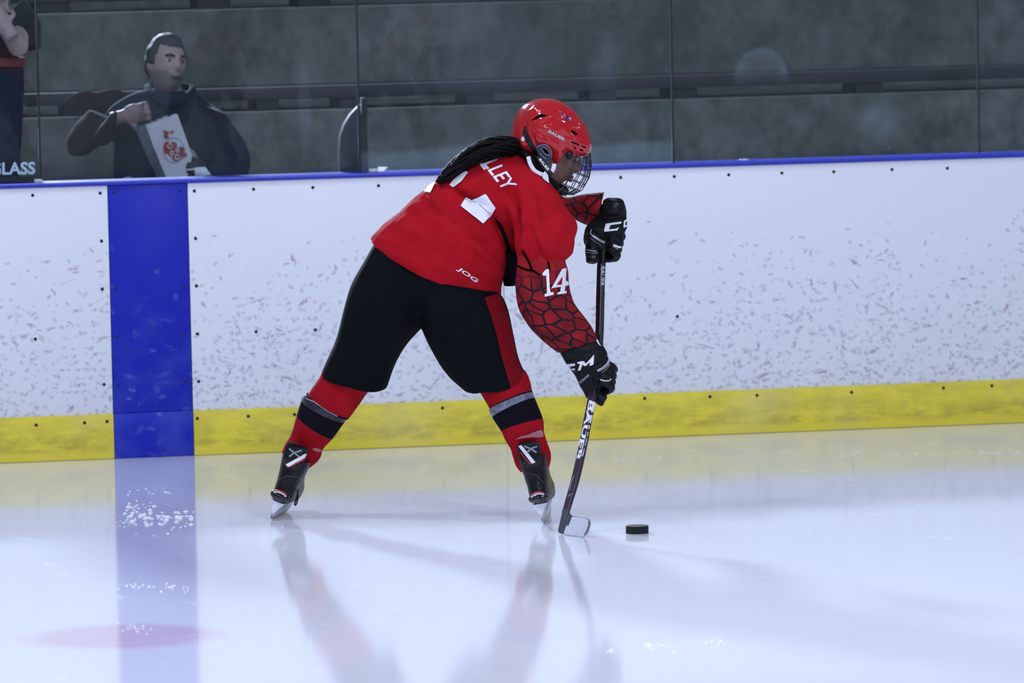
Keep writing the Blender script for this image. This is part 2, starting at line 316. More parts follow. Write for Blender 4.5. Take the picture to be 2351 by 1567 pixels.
# ------------------------------------------------------------------ mesh helpers (all geometry is given in world metres)
def base_of(par):
    v = Vector((0, 0, 0))
    while par is not None:
        v += par.location; par = par.parent
    return v
def mk(name, verts, faces, mats, parent=None, smooth=True, midx=None, uvs=None, angle=None):
    off = base_of(parent)
    me = bpy.data.meshes.new(name); me.from_pydata([tuple(Vector(v)-off) for v in verts], [], faces)
    if not isinstance(mats, (list, tuple)): mats = [mats]
    for m in mats: me.materials.append(MAT[m] if isinstance(m, str) else m)
    if midx: me.polygons.foreach_set('material_index', midx)
    if uvs is not None:
        ul = me.uv_layers.new(name='UVMap')
        for lp in me.loops: ul.data[lp.index].uv = uvs[lp.vertex_index]
    if smooth: me.polygons.foreach_set('use_smooth', [True]*len(me.polygons))
    if angle is not None: me.set_sharp_from_angle(angle=angle)
    me.update()
    o = bpy.data.objects.new(name, me); COL.objects.link(o)
    if parent is not None: o.parent = parent
    return o
def empty(name, loc):
    o = bpy.data.objects.new(name, None); COL.objects.link(o); o.location = loc; o.empty_display_size = 0.1; return o
def tag(o, label=None, cat=None, group=None, kind=None):
    if label: o['label'] = label
    if cat: o['category'] = cat
    if group: o['group'] = group
    if kind: o['kind'] = kind
    return o
def box(c0, c1):
    (x0, y0, z0), (x1, y1, z1) = c0, c1
    v = [(x0,y0,z0),(x1,y0,z0),(x1,y1,z0),(x0,y1,z0),(x0,y0,z1),(x1,y0,z1),(x1,y1,z1),(x0,y1,z1)]
    return v, [(3,2,1,0),(4,5,6,7),(0,1,5,4),(1,2,6,5),(2,3,7,6),(3,0,4,7)]
def bevbox(c0, c1, b):
    v, f = box(c0, c1); bm = bmesh.new(); vs = [bm.verts.new(p) for p in v]
    for q in f: bm.faces.new([vs[i] for i in q])
    bmesh.ops.bevel(bm, geom=list(bm.edges), offset=b, segments=2, affect='EDGES', profile=0.5)
    bm.normal_update(); bm.verts.index_update()
    r = [tuple(x.co) for x in bm.verts], [tuple(q.index for q in fc.verts) for fc in bm.faces]; bm.free(); return r
def merge(*parts):
    V, F = [], []
    for v, f in parts:
        n = len(V); V += [tuple(p) for p in v]; F += [tuple(i+n for i in q) for q in f]
    return V, F
def cr(p0, p1, p2, p3, t):
    return 0.5*((2*p1)+(-p0+p2)*t+(2*p0-5*p1+4*p2-p3)*t*t+(-p0+3*p1-3*p2+p3)*t*t*t)
def loft(fr, secs, n=28, sub=3, power=2.0, mids=None):
    """rings through (xl,yl,xr,yr,dd,th[,(sx,sy)]) : the two silhouette pixels, depth, half thickness, near-side shift"""
    A = []
    for s in secs:
        sg = s[6] if len(s) > 6 else (0, 0)
        c = fr((s[0]+s[2])/2, (s[1]+s[3])/2, s[4]); a = fr(s[0], s[1], s[4]); b = fr(s[2], s[3], s[4])
        hv = (b-a)/2
        q = fr((s[0]+s[2])/2+sg[0], (s[1]+s[3])/2+sg[1], s[4])-c
        A.append(np.array([*c, *hv, *(-(G*s[5])+q)]))
    R, mi = [], []
    for i in range(len(A)-1):
        p0 = A[max(i-1, 0)]; p3 = A[min(i+2, len(A)-1)]
        for k in range(sub):
            R.append(cr(p0, A[i], A[i+1], p3, k/sub)); mi.append(mids[i] if mids else 0)
    R.append(A[-1])
    V, F, MI, UV = [], [], [], []
    run = 0.0; e = 2.0/power
    per = np.mean([2*math.pi*math.sqrt((np.dot(r[3:6], r[3:6])+np.dot(r[6:9], r[6:9]))/2) for r in R])
    for j, r in enumerate(R):
        if j: run += float(np.linalg.norm(r[:3]-R[j-1][:3]))
        for k in range(n):
            t = 2*math.pi*k/n; ct, st = math.cos(t), math.sin(t)
            ct = math.copysign(abs(ct)**e, ct); st = math.copysign(abs(st)**e, st)
            V.append(tuple(r[:3]+r[3:6]*ct+r[6:9]*st)); UV.append((k/n*per, run))
    for j in range(len(R)-1):
        for k in range(n):
            k2 = (k+1) % n
            F.append((j*n+k, j*n+k2, (j+1)*n+k2, (j+1)*n+k)); MI.append(mi[j])
    for end, j in ((0, 0), (1, len(R)-1)):
        c = len(V); V.append(tuple(R[j][:3])); UV.append((0, 0 if not end else run))
        for k in range(n):
            k2 = (k+1) % n
            F.append((c, j*n+k2, j*n+k) if not end else (c, j*n+k, j*n+k2)); MI.append(mi[0] if not end else mi[-1])
    return V, F, MI, UV
def tube(path, rad, n=8, closed=False, flat=1.0, normal=None):
    pts = [Vector(p) for p in path]; m = len(pts)
    if not isinstance(rad, (list, tuple)): rad = [rad]*m
    V, F = [], []; prev = None
    for i, p in enumerate(pts):
        a = pts[(i-1) % m] if (closed or i > 0) else p; b = pts[(i+1) % m] if (closed or i < m-1) else p
        t = (b-a); t = t.normalized() if t.length > 1e-9 else Vector((0, 0, 1))
        if prev is None:
            u = Vector(normal) if normal is not None else (Vector((0, 0, 1)) if abs(t.z) < 0.9 else Vector((1, 0, 0)))
        else: u = prev
        u = (u-t*u.dot(t)); u = u.normalized() if u.length > 1e-6 else t.orthogonal().normalized()
        prev = u; w = t.cross(u)
        for k in range(n):
            q = 2*math.pi*k/n; V.append(tuple(p+u*math.cos(q)*rad[i]+w*math.sin(q)*rad[i]*flat))
    for i in range(m if closed else m-1):
        j = (i+1) % m
        for k in range(n):
            k2 = (k+1) % n; F.append((i*n+k, i*n+k2, j*n+k2, j*n+k))
    if not closed:
        c = len(V); V.append(tuple(pts[0])); F += [(c, (k+1) % n, k) for k in range(n)]
        c = len(V); V.append(tuple(pts[-1])); o = (m-1)*n; F += [(c, o+k, o+(k+1) % n) for k in range(n)]
    return V, F
def smooth_path(pts, sub=4):
    P_ = [np.array(p, float) for p in pts]; out = []
    for i in range(len(P_)-1):
        for k in range(sub): out.append(cr(P_[max(i-1, 0)], P_[i], P_[i+1], P_[min(i+2, len(P_)-1)], k/sub))
    out.append(P_[-1]); return out
def ellipsoid(c, ax, n=20, m=12):
    """ax: three half-axis vectors"""
    V, F = [], []; c = Vector(c)
    for i in range(1, m):
        th = math.pi*i/m
        for k in range(n):
            ph = 2*math.pi*k/n
            V.append(tuple(c+Vector(ax[0])*math.sin(th)*math.cos(ph)+Vector(ax[1])*math.sin(th)*math.sin(ph)+Vector(ax[2])*math.cos(th)))
    for i in range(m-2):
        for k in range(n):
            k2 = (k+1) % n; F.append((i*n+k, (i+1)*n+k, (i+1)*n+k2, i*n+k2))
    a = len(V); V.append(tuple(c+Vector(ax[2]))); V.append(tuple(c-Vector(ax[2])))
    for k in range(n):
        k2 = (k+1) % n; F.append((a, k, k2)); F.append((a+1, (m-2)*n+k2, (m-2)*n+k))
    return V, F
def inflate(fr, outline, dd, half, lat=None, power=2.4, rings=15, sub=4, centre=None, mids=None):
    """solid with the given side outline and a rounded cross-section of half-width `half` along `lat`"""
    pts = [np.array(p, float) for p in outline]; m = len(pts); O = []
    for i in range(m):
        for k in range(sub): O.append(cr(pts[i-1], pts[i], pts[(i+1) % m], pts[(i+2) % m], k/sub))
    W_ = [fr(p[0], p[1], dd) for p in O]
    c = fr(centre[0], centre[1], dd) if centre else sum(W_, Vector())/len(W_)
    lat = lat or G; V, F = [], []; n = len(W_)
    for r in range(rings):
        t = -math.pi/2+math.pi*(r+0.5)/rings; w = math.sin(t); w = math.copysign(abs(w)**(0.9), w)
        s = (1-min(1, abs(w))**power)**(1/power)
        for p in W_: V.append(tuple(c+(p-c)*s+lat*half*w))
    for r in range(rings-1):
        for k in range(n):
            k2 = (k+1) % n; F.append((r*n+k, r*n+k2, (r+1)*n+k2, (r+1)*n+k))
    for r, sg in ((0, -1), (rings-1, 1)):
        a = len(V); V.append(tuple(c+lat*half*sg))
        for k in range(n):
            k2 = (k+1) % n; F.append((a, r*n+k2, r*n+k) if sg < 0 else (a, r*n+k, r*n+k2))
    return V, F
def slab(front, back):
    n = len(front); V = [tuple(p) for p in front]+[tuple(p) for p in back]
    tri = tessellate_polygon([[Vector(p) for p in front]])
    F = [tuple(t) for t in tri]+[tuple(reversed([i+n for i in t])) for t in tri]
    F += [(i, i+n, (i+1) % n+n, (i+1) % n) for i in range(n)]
    bm = bmesh.new(); vs = [bm.verts.new(p) for p in V]
    for f in F:
        try: bm.faces.new([vs[i] for i in f])
        except ValueError: pass
    bmesh.ops.recalc_face_normals(bm, faces=bm.faces); bm.verts.index_update()
    r = V, [tuple(v.index for v in f.verts) for f in bm.faces]; bm.free(); return r
def weld(parts, voxel, smooth_iter=6, fac=0.5):
    """one continuous skin round several closed shells"""
    V, F = merge(*[(p[0], p[1]) for p in parts])
    me = bpy.data.meshes.new('tmp'); me.from_pydata(V, [], F); o = bpy.data.objects.new('tmp', me); COL.objects.link(o)
    r = o.modifiers.new('r', 'REMESH'); r.mode = 'VOXEL'; r.voxel_size = voxel
    if smooth_iter:
        s = o.modifiers.new('s', 'SMOOTH'); s.factor = fac; s.iterations = smooth_iter
    dg = bpy.context.evaluated_depsgraph_get(); ev = o.evaluated_get(dg); m2 = ev.to_mesh()
    co = np.empty(len(m2.vertices)*3); m2.vertices.foreach_get('co', co); no = np.empty(len(m2.vertices)*3); m2.vertices.foreach_get('normal', no)
    FF = [tuple(p.vertices) for p in m2.polygons]
    ev.to_mesh_clear(); bpy.data.objects.remove(o, do_unlink=True); bpy.data.meshes.remove(me)
    return co.reshape(-1, 3), FF, no.reshape(-1, 3)
def pixels(co):
    d = co-np.array(CAM); z = d@np.array(FW)
    return 1175.5+FPX*(d@np.array(RT))/z, 783.5-FPX*(d@np.array(UP))/z
def folds(co, no, lst):
    """press real creases / raise ridges into cloth: (x0,y0,x1,y1,width px,height m)"""
    x, y = pixels(co); facing = np.clip(-(no@np.array(G))*1.6, 0, 1)
    for (x0, y0, x1, y1, w, h) in lst:
        ex, ey = x1-x0, y1-y0; l2 = ex*ex+ey*ey
        t = np.clip(((x-x0)*ex+(y-y0)*ey)/l2, 0, 1); px, py = x0+t*ex, y0+t*ey
        dist2 = (x-px)**2+(y-py)**2; taper = np.sin(np.pi*np.clip(t*0.9+0.05, 0, 1))**0.6
        co = co+no*(h*np.exp(-dist2/(2*w*w))*taper*facing)[:, None]
    return co
def ripple(co, no, amp, sc, seed=0.0):
    d = np.array([noise.noise(Vector((p[0]*sc[0]+seed, p[1]*sc[1], p[2]*sc[2]+seed))) for p in co])
    return co+no*(d*amp)[:, None]

# decals: flat print laid on a real surface
def bvh_of(*objs):
    V, F = [], []
    for o in objs:
        off = base_of(o.parent)+o.location; n = len(V)
        V += [v.co+off for v in o.data.vertices]; F += [tuple(i+n for i in p.vertices) for p in o.data.polygons]
    return BVHTree.FromPolygons(V, F)
def flat_bm(polys):
    bm = bmesh.new()
    for p in polys:
        if len(p) == 3 or len(p) == 4: tris = [tuple(range(len(p)))]
        else: tris = [tuple(t) for t in tessellate_polygon([[Vector((a, b, 0)) for a, b in p]])]
        vs = [bm.verts.new((a, b, 0)) for a, b in p]
        for t in tris:
            try: bm.faces.new([vs[i] for i in t])
            except ValueError: pass
    return bm
def decal(name, polys, bvh, mat, parent, off=0.0016, step=7.0):
    bm = polys if isinstance(polys, bmesh.types.BMesh) else flat_bm(polys)
    for _ in range(5):
        es = [e for e in bm.edges if e.calc_length() > step]
        if not es: break
        bmesh.ops.subdivide_edges(bm, edges=es, cuts=1); bmesh.ops.triangulate(bm, faces=[f for f in bm.faces if len(f.verts) > 4])
    bad = []
    for v in bm.verts:
        d = ray(v.co.x, v.co.y).normalized(); h = bvh.ray_cast(CAM, d)
        if h[0] is None: bad.append(v); continue
        nn = h[1] if h[1].dot(d) < 0 else -h[1]
        v.co = h[0]+nn*off*0.6-d*off
    if bad: bmesh.ops.delete(bm, geom=bad, context='VERTS')
    if not bm.faces: bm.free(); return None
    bm.verts.index_update()
    V = [tuple(v.co) for v in bm.verts]; F = [tuple(v.index for v in f.verts) for f in bm.faces]; bm.free()
    return mk(name, V, F, mat, parent, smooth=True)
def ribbon(pts, w):
    out = []; P_ = [np.array(p, float) for p in pts]
    nr = []
    for i in range(len(P_)):
        t = P_[min(i+1, len(P_)-1)]-P_[max(i-1, 0)]; t /= np.linalg.norm(t); nr.append(np.array([-t[1], t[0]])*w/2)
    return [[tuple(P_[i]+nr[i]), tuple(P_[i+1]+nr[i+1]), tuple(P_[i+1]-nr[i+1]), tuple(P_[i]-nr[i])] for i in range(len(P_)-1)]
def blob(cx, cy, rx, ry, n=12, rot=0):
    return [(cx+rx*math.cos(t)*math.cos(rot)-ry*math.sin(t)*math.sin(rot), cy+rx*math.cos(t)*math.sin(rot)+ry*math.sin(t)*math.cos(rot)) for t in [2*math.pi*k/n for k in range(n)]]
_fc = {}
def text2d(s, bold=0.0):
    key = (s, bold)
    if key not in _fc:
        cu = bpy.data.curves.new('t', 'FONT'); cu.body = s; cu.size = 1.0; cu.offset = bold; cu.resolution_u = 3
        o = bpy.data.objects.new('t', cu); COL.objects.link(o)
        dg = bpy.context.evaluated_depsgraph_get(); ev = o.evaluated_get(dg); me = ev.to_mesh()
        V = np.array([(v.co.x, v.co.y) for v in me.vertices]); F = [tuple(p.vertices) for p in me.polygons]
        ev.to_mesh_clear(); bpy.data.objects.remove(o, do_unlink=True); bpy.data.curves.remove(cu)
        V = (V-V.min(0))/(V.max(0)-V.min(0)); _fc[key] = (V, F)
    return _fc[key]
def text_bm(s, o, ex, ey, bold=0.02):
    """text filling the parallelogram at pixel o (lower left) with edge vectors ex (reading) and ey (up)"""
    V, F = text2d(s, bold); bm = bmesh.new()
    vs = [bm.verts.new((o[0]+ex[0]*u+ey[0]*v, o[1]+ex[1]*u+ey[1]*v, 0)) for u, v in V]
    for f in F:
        try: bm.faces.new([vs[i] for i in f])
        except ValueError: pass
    return bm

# ================================================================== THE SETTING
BH, KH = 1.0351, 0.1703
v, f = box((-14, -34, -0.05), (26, 0.0, 0.0))
floor = tag(mk('floor', v, f, 'ice', smooth=False), 'glossy white rink ice with skate scratches and board reflections', 'ice', kind='structure')

wall = empty('wall_boards', (0, 0, 0)); tag(wall, 'white dasher boards with blue stripe, yellow kickplate and blue cap rail', 'rink boards', kind='structure')
XS1, XS2 = PY(247, 428, 0).x, PY(430, 422, 0).x
XM = PY(1157, 660, 0).x
XA, XB = XS1-9.8, XM+9.76
v, f = box((XA, 0.016, 0.0), (XB, 0.10, BH)); mk('board_frame', v, f, 'steel', wall, smooth=False)
panels = []
def panel(x0, x1, mat, kmat):
    g = 0.0012
    v, f = bevbox((x0+g, 0.0, KH-0.004), (x1-g, 0.015, BH), 0.0015); p = mk('board_panel', v, f, mat, wall, angle=0.6)
    v, f = bevbox((x0+g*0.4, -0.009, 0.001), (x1-g*0.4, 0.014, KH), 0.003); k = mk('kick_plate', v, f, kmat, wall, angle=0.6)
    panels.append((x0, x1, p, k))
for k in range(4): panel(XA+2.45*k, XA+2.45*(k+1), 'board', 'kick')
panel(XS1, XS2, 'stripe', 'stripe')
panel(XS2, XM, 'board', 'kick')
for k in range(4): panel(XM+2.44*k, XM+2.44*(k+1), 'board', 'kick')
v, f = bevbox((XA, -0.012, BH), (XB, 0.15, BH+0.016), 0.005); mk('cap_rail', v, f, 'cap', wall, angle=0.6)
def screw(x, y, kick=False, blue=False):
    pY = -0.009 if kick else 0.0
    c = PY(x, y, pY)
    for (x0, x1, p, k) in panels:
        if x0 <= c.x < x1:
            par = k if kick else p; n = 10; r = 0.0056
            V = [(c.x+r*s*math.cos(2*math.pi*i/n), pY-dy, c.z+r*s*math.sin(2*math.pi*i/n)) for s, dy in ((1.15, 0.0), (1.0, 0.0022), (0.45, 0.0028)) for i in range(n)]
            F = [(j*n+(i+1) % n, j*n+i, (j+1)*n+i, (j+1)*n+(i+1) % n) for j in range(2) for i in range(n)]+[tuple(range(2*n, 3*n))]
            mk('screw', V, F, 'screw_blue' if blue else 'screw', par)
            return
for x, y in ((75,448),(230,443),(446,438),(582,434),(718,430),(869,426),(1425,407),(1548,405),(1673,401),(1795,397),(1914,394),(2048,389),(2175,386),
             (233,553),(235,663),(239,882),(449,547),(451,656),(453,766),(456,875),(81,778),(588,761),(724,757),(1555,726)):
    screw(x, y)
for x, y in ((262,441),(413,437),(266,661),(420,659),(268,773),(421,766),(270,884),(425,874)): screw(x, y, blue=True)
for x, y in ((83,975),(194,970),(246,967),(453,960),(570,955),(676,951),(1016,936),(1480,914),(1630,910),(1738,907),(1955,900),(2166,890),(2277,885)): screw(x, y, kick=True)

# safety glass above the boards
JX = [PY(95, 418, 0.03).x-1.22, PY(95, 418, 0.03).x, PY(829, 398, 0.03).x, PY(1549, 383, 0.03).x, PY(2251, 363, 0.03).x]
JX.append(JX[-1]+1.22)
def zat(x, y): return PY(x, y, 0.05)
s1 = zat(1748, 150); s2 = zat(2020, 280); s3 = zat(1390, 160); s4 = zat(700, 250); s5 = zat(1040, 110)
GM = [glass_material('rink_glass_plain', 0.005),
      glass_material('rink_glass_streaked', 0.007, 0.0, [(s4.x, s4.z, 0.03, 0.22, 0.02, False)]),
      glass_material('rink_glass_reflect_band', 0.008, 0.05, [(s3.x, s3.z, 0.07, 0.2, 0.012, False), (s5.x, s5.z, 0.45, 0.25, 0.012, False)]),
      glass_material('rink_glass_blotched', 0.006, 0.0, [(s1.x, s1.z-0.05, 0.105, 0.12, 0.05, True), (s2.x, s2.z, 0.10, 0.09, 0.035, False)]),
      glass_material('rink_glass_end', 0.008)]
WL = ['clear safety glass pane at far left with the pale blue lettering sticker', 'safety glass pane in front of the seated man with the popcorn bag',
      'safety glass pane behind the red helmet with a pale reflection painted along its bottom', 'safety glass pane right of the red helmet with round pale spots',
      'safety glass pane cut by the right edge of the photo']
win = []
for i in range(5):
    v, f = bevbox((JX[i]+0.004, 0.045, BH+0.017), (JX[i+1]-0.004, 0.057, BH+1.55), 0.002)
    win.append(tag(mk('window_%d' % (i+1), v, f, GM[i], angle=0.6), WL[i], 'safety glass', kind='structure'))
    e = JX[i+1]
    if i < 4:
        v, f = box((e-0.0035, 0.046, BH+0.017), (e+0.0035, 0.056, BH+1.55)); mk('joint_strip', v, f, 'fin', win[i], smooth=False)
for x, y in ((88, 413), (857, 396)):
    p = PY(x, y, 0.03); v, f = bevbox((p.x-0.015, 0.022, BH+0.0165), (p.x+0.015, 0.0445, BH+0.03), 0.003); mk('glass_clip', v, f, 'clip', win[0] if x < 100 else win[2], angle=0.6)
# sticker lettering and dark strip on the first pane
bv = bvh_of(win[0])
d = decal('sticker_lettering', text_bm('GLASS', (-24, 402), (105, -2), (0, -29), 0.03), bv, 'sticker', win[0], 0.002); d['label'] = 'pale blue lettering reading GLASS'
decal('sticker_strip', [[(-30, 406), (78, 404), (78, 416), (-30, 418)]], bv, 'fin', win[0], 0.002)
# padded dark support fin behind the joint
pf = PY(829, 400, 0.12)
out = [(838, 236), (826, 242), (806, 262), (791, 286), (782, 312), (780, 345), (781, 400), (784, 420), (838, 420), (836, 380), (836, 330), (841, 290), (842, 255)]
fr_f = Frame(depth_of(PY(810, 320, 0.14)))
fr_pts = [fr_f(a, b) for a, b in out]
v, f = slab(fr_pts, [p+Vector((0, 0.05, 0)) for p in fr_pts])
fin = empty('support_fin', PY(829, 412, 0.14)); tag(fin, 'black curved support fin standing behind the glass joint above the boards', 'support')
mk('fin_plate', v, f, 'fin', fin, angle=0.5)
v, f = bevbox((pf.x+0.001, 0.062, BH-0.02), (pf.x+0.019, 0.115, BH+0.30), 0.004); mk('fin_post', v, f, 'block', fin, angle=0.5)

# concrete stands
Y2, Y3, Y4 = 1.62, 2.50, 3.38
Z2 = PY(1000, 244, Y2).z; Z3 = PY(800, 14, Y3).z; Z4 = Z3+0.42
stands = empty('wall_stands', (0, 0, 0)); tag(stands, 'stained grey concrete tiers of the stands behind the glass', 'stands', kind='structure')
for y0, y1, z0, z1 in ((0.72, Y2, -0.05, 0.78), (Y2, Y3, -0.05, Z2), (Y3, Y4, -0.05, Z3), (Y4, 4.26, -0.05, Z4), (4.26, 5.14, -0.05, Z4+0.42), (5.14, 6.4, -0.05, Z4+0.84)):
    v, f = bevbox((XA, y0, z0), (XB, y1+0.0, z1), 0.008); mk('concrete_tier', v, f, 'concrete', stands, angle=0.6)
v, f = box((XA, 0.16, -0.05), (XB, 0.72, 0.30)); mk('walkway', v, f, 'concrete', stands, smooth=False)

def bench(yf, z, spots, label, x0, x1, hb, hp):
    r = empty('bench', ((x0+x1)/2, yf+0.14, z)); tag(r, label, 'bench', 'plank benches on the concrete tiers')
    v, f = bevbox((x0, yf, z+hb), (x1, yf+0.27, z+hb+hp), 0.006); mk('plank', v, f, 'plank', r, angle=0.6)
    for px, w in spots:
        v, f = bevbox((px-w/2, yf+0.012, z+0.0005), (px+w/2, yf+0.26, z+hb), 0.004); mk('support_block', v, f, 'block', r, angle=0.6)
sp2 = [(PY((a+b)/2, 235, Y2).x, (b-a)/590.) for a, b in ((-20, 40), (150, 240), (590, 645), (780, 840), (1071, 1140), (1355, 1420), (1545, 1608), (1968, 2034), (2440, 2500))]
sp2.sort()
bench(Y2+0.015, Z2, sp2, 'dark plank bench on short black blocks running behind the red helmet', XA+0.3, XB-0.3, 0.045, 0.052)
sp3 = [(PY((a+b)/2, 5, Y3).x, 0.14) for a, b in ((100, 150), (470, 520), (670, 780), (1130, 1200), (1600, 1660))]
bench(Y3+0.015, Z3, sp3, 'dark plank bench at the very top edge of the photo', XA+0.3, XB-0.3, 0.045, 0.052)
bench(1.22, 0.78, [(XA+1+k*1.2, 0.12) for k in range(16)], 'dark plank bench that the seated man sits on, mostly hidden by boards', XA+0.3, XB-0.3, 0.03, 0.04)

# loose snow on the ice
rng = random.Random(5); V, F = [], []
def flake(x, y, r):
    c = GR(x, y); m = 6; n = len(V); ph = rng.random()*6
    for k in range(m):
        q = r*(0.7+0.5*rng.random()); V.append((c.x+q*math.cos(ph+k*6.283/m), c.y+q*1.5*math.sin(ph+k*6.283/m), 0.0006))
    V.append((c.x, c.y, 0.0006+r*0.55))
    for k in range(m): F.append((n+k, n+(k+1) % m, n+m))
for _ in range(95): flake(rng.uniform(285, 446), rng.gauss(1188, 13), rng.uniform(0.003, 0.012))
for _ in range(14): flake(rng.uniform(262, 300), rng.gauss(1196, 8), rng.uniform(0.002, 0.006))
for _ in range(30): flake(rng.uniform(180, 300), rng.gauss(1205, 8), rng.uniform(0.001, 0.004))
for _ in range(14): flake(rng.gauss(320, 18), rng.gauss(1158, 5), rng.uniform(0.002, 0.008))
for _ in range(40): flake(rng.uniform(265, 440), rng.gauss(1348, 4), rng.uniform(0.002, 0.006))
for _ in range(26): flake(rng.uniform(270, 350), rng.gauss(1443, 6), rng.uniform(0.002, 0.005))
for _ in range(16): flake(rng.gauss(320, 40), rng.gauss(1128, 5), rng.uniform(0.002, 0.006))
for _ in range(30): flake(rng.gauss(1510, 30), rng.gauss(1486, 5), rng.uniform(0.003, 0.009))
for _ in range(16): flake(rng.gauss(1640, 14), rng.gauss(1474, 5), rng.uniform(0.003, 0.009))
for _ in range(6): flake(rng.gauss(1400, 8), rng.gauss(1496, 3), rng.uniform(0.003, 0.009))
for _ in range(110):
    fx = rng.uniform(1350, 2340); flake(fx, 1056-(fx-1350)*0.019+rng.gauss(0, 2.5), rng.uniform(0.002, 0.005))
tag(mk('ice_shavings', V, F, 'flake', smooth=True), 'loose white snow shavings scattered on the ice in front of the boards', 'snow', kind='stuff')

# ================================================================== PUCK
pc = GR(1463, 1223)
puck = empty('puck', pc); tag(puck, 'black rubber hockey puck lying on the ice right of the stick blade', 'puck')
n = 48; R_ = 0.0381
prof = [(R_-0.0012, 0.0003), (R_, 0.0016), (R_, 0.0238), (R_-0.0012, 0.0252)]
V = [(pc.x+r*math.cos(2*math.pi*k/n), pc.y+r*math.sin(2*math.pi*k/n), z) for r, z in prof for k in range(n)]
F = [(j*n+k, j*n+(k+1) % n, (j+1)*n+(k+1) % n, (j+1)*n+k) for j in range(3) for k in range(n)]+[tuple(reversed(range(n)))]
mk('puck_rim', V, F, 'rubber', puck, angle=0.7)
V = [(pc.x+(R_-0.0014)*math.cos(2*math.pi*k/n), pc.y+(R_-0.0014)*math.sin(2*math.pi*k/n), 0.0253) for k in range(n)]
V += [(p[0], p[1], 0.02) for p in V]
mk('puck_face', V, [tuple(range(n))]+[(k, k+n, (k+1) % n+n, (k+1) % n) for k in range(n)], 'rubbertop', puck, angle=0.7)

# ================================================================== STICK
hd = depth_of(GR(1287, 1226))-D_PLAYER; td = depth_of(GR(1338, 1233))-D_PLAYER
def sdd(y):   # depth of the shaft along its run: butt far, heel near
    t = (y-470)/(1190-470); return 0.20+(hd-0.20)*t
path = [(1393, 478), (1388, 530), (1381, 600), (1378, 690), (1376, 770), (1369, 850), (1361, 905), (1350, 960), (1337, 1030), (1321, 1100), (1305, 1155), (1298, 1180)]
sp = [PL(a, b, sdd(b)) for a, b in path]
sp = [Vector(p) for p in smooth_path(sp, 4)]
stick = empty('hockey_stick', GR(1290, 1226)); tag(stick, 'black hockey stick with white-taped blade held in both gloves', 'hockey stick')
V, F, MI = [], [], []
ns = 8; m = len(sp)
for i, p in enumerate(sp):
    t = (sp[min(i+1, m-1)]-sp[max(i-1, 0)]).normalized()
    side = RT-t*RT.dot(t); side.normalize(); nb = t.cross(side)
    a = math.radians(32); u = side*math.cos(a)+nb*math.sin(a); w = t.cross(u)
    k = 1.0 if i < m*0.8 else 1.0-0.18*(i-m*0.8)/(m*0.2)
    hw, hh, b = 0.0128*k, 0.0098*k, 0.0028
    for du, dv in ((hw, hh-b), (hw-b, hh), (-hw+b, hh), (-hw, hh-b), (-hw, -hh+b), (-hw+b, -hh), (hw-b, -hh), (hw, -hh+b)):
        V.append(tuple(p+u*du+w*dv))
for i in range(m-1):
    for k in range(ns):
        F.append((i*ns+k, i*ns+(k+1) % ns, (i+1)*ns+(k+1) % ns, (i+1)*ns+k)); MI.append(1 if i > m*0.52 else 0)
F += [tuple(reversed(range(ns))), tuple(range((m-1)*ns, m*ns))]; MI += [0, 1]
shaft = mk('shaft', V, F, ['shaft', 'shaftred'], stick, midx=MI, angle=0.5)
v, f = tube([sp[0]+(sp[0]-sp[2])*0.4, sp[0], sp[2], sp[4]], [0.012, 0.0165, 0.0165, 0.015], 10); mk('butt_tape', v, f, 'black', stick)
# blade: toe comes towards the viewer
def bdd(x): return hd+(td-hd)*(x-1287)/(1338-1287)
bl = [(1291.5, 1168), (1288, 1186), (1284, 1204), (1281, 1215), (1283, 1222), (1292, 1227.5), (1310, 1231.5), (1328, 1234), (1336, 1233), (1342, 1228), (1348, 1217), (1352, 1204), (1351.5, 1196), (1348, 1191), (1338, 1188), (1322, 1186), (1309, 1184), (1304, 1178), (1304.5, 1172)]
def bp(x, y):
    q = PL(x, y, bdd(x)); return q if q.z > 0.0015 else Vector((q.x, q.y, 0.0015))
bdir = (PL(1338, 1210, bdd(1338))-PL(1287, 1210, bdd(1287))).normalized(); bnorm = Vector((bdir.y, -bdir.x, 0)).normalized()
if bnorm.dot(G) > 0: bnorm = -bnorm
fp = [bp(*q) for q in bl]; v, f = slab(fp, [p-bnorm*0.008 for p in fp]); blade = mk('blade', v, f, 'bladegrey', stick, angle=0.6)
tp = [(1314, 1185.5), (1322, 1186), (1338, 1188), (1348, 1191), (1351.5, 1196), (1352, 1204), (1348, 1217), (1342, 1228), (1336, 1232.5), (1328, 1233.5), (1310, 1231), (1294, 1227.5), (1299, 1212), (1301, 1206), (1306, 1206), (1310, 1196)]
fp = [bp(*q)+bnorm*0.0012 for q in tp]; v, f = slab(fp, [p-bnorm*0.0105 for p in fp]); tape_ = mk('blade_tape', v, f, 'bladewhite', stick, angle=0.6); tape_['label'] = 'white tape on the toe of the blade'
bv = bvh_of(blade, tape_)
decal('edge_line', ribbon([(1351.5, 1196), (1352, 1204), (1348, 1216), (1342, 1227), (1337, 1231)], 1.6), bv, 'bladegrey', tape_, 0.001)
bv = bvh_of(shaft)
q = decal('shaft_lettering', text_bm('BAUER', (1379.5, 611), (-1.5, 46), (8.5, 0), 0.03), bv, 'offwhite', shaft, 0.001)
if q: q['label'] = 'small white lettering reading BAUER down the upper shaft'
q = decal('shaft_lettering', text_bm('BAUER', (1342, 915)if 0 else (1353, 918), (-33, 140), (10.5, 3), 0.03), bv, 'white', shaft, 0.001)
if q: q['label'] = 'large white lettering reading BAUER down the lower shaft'
segs = []
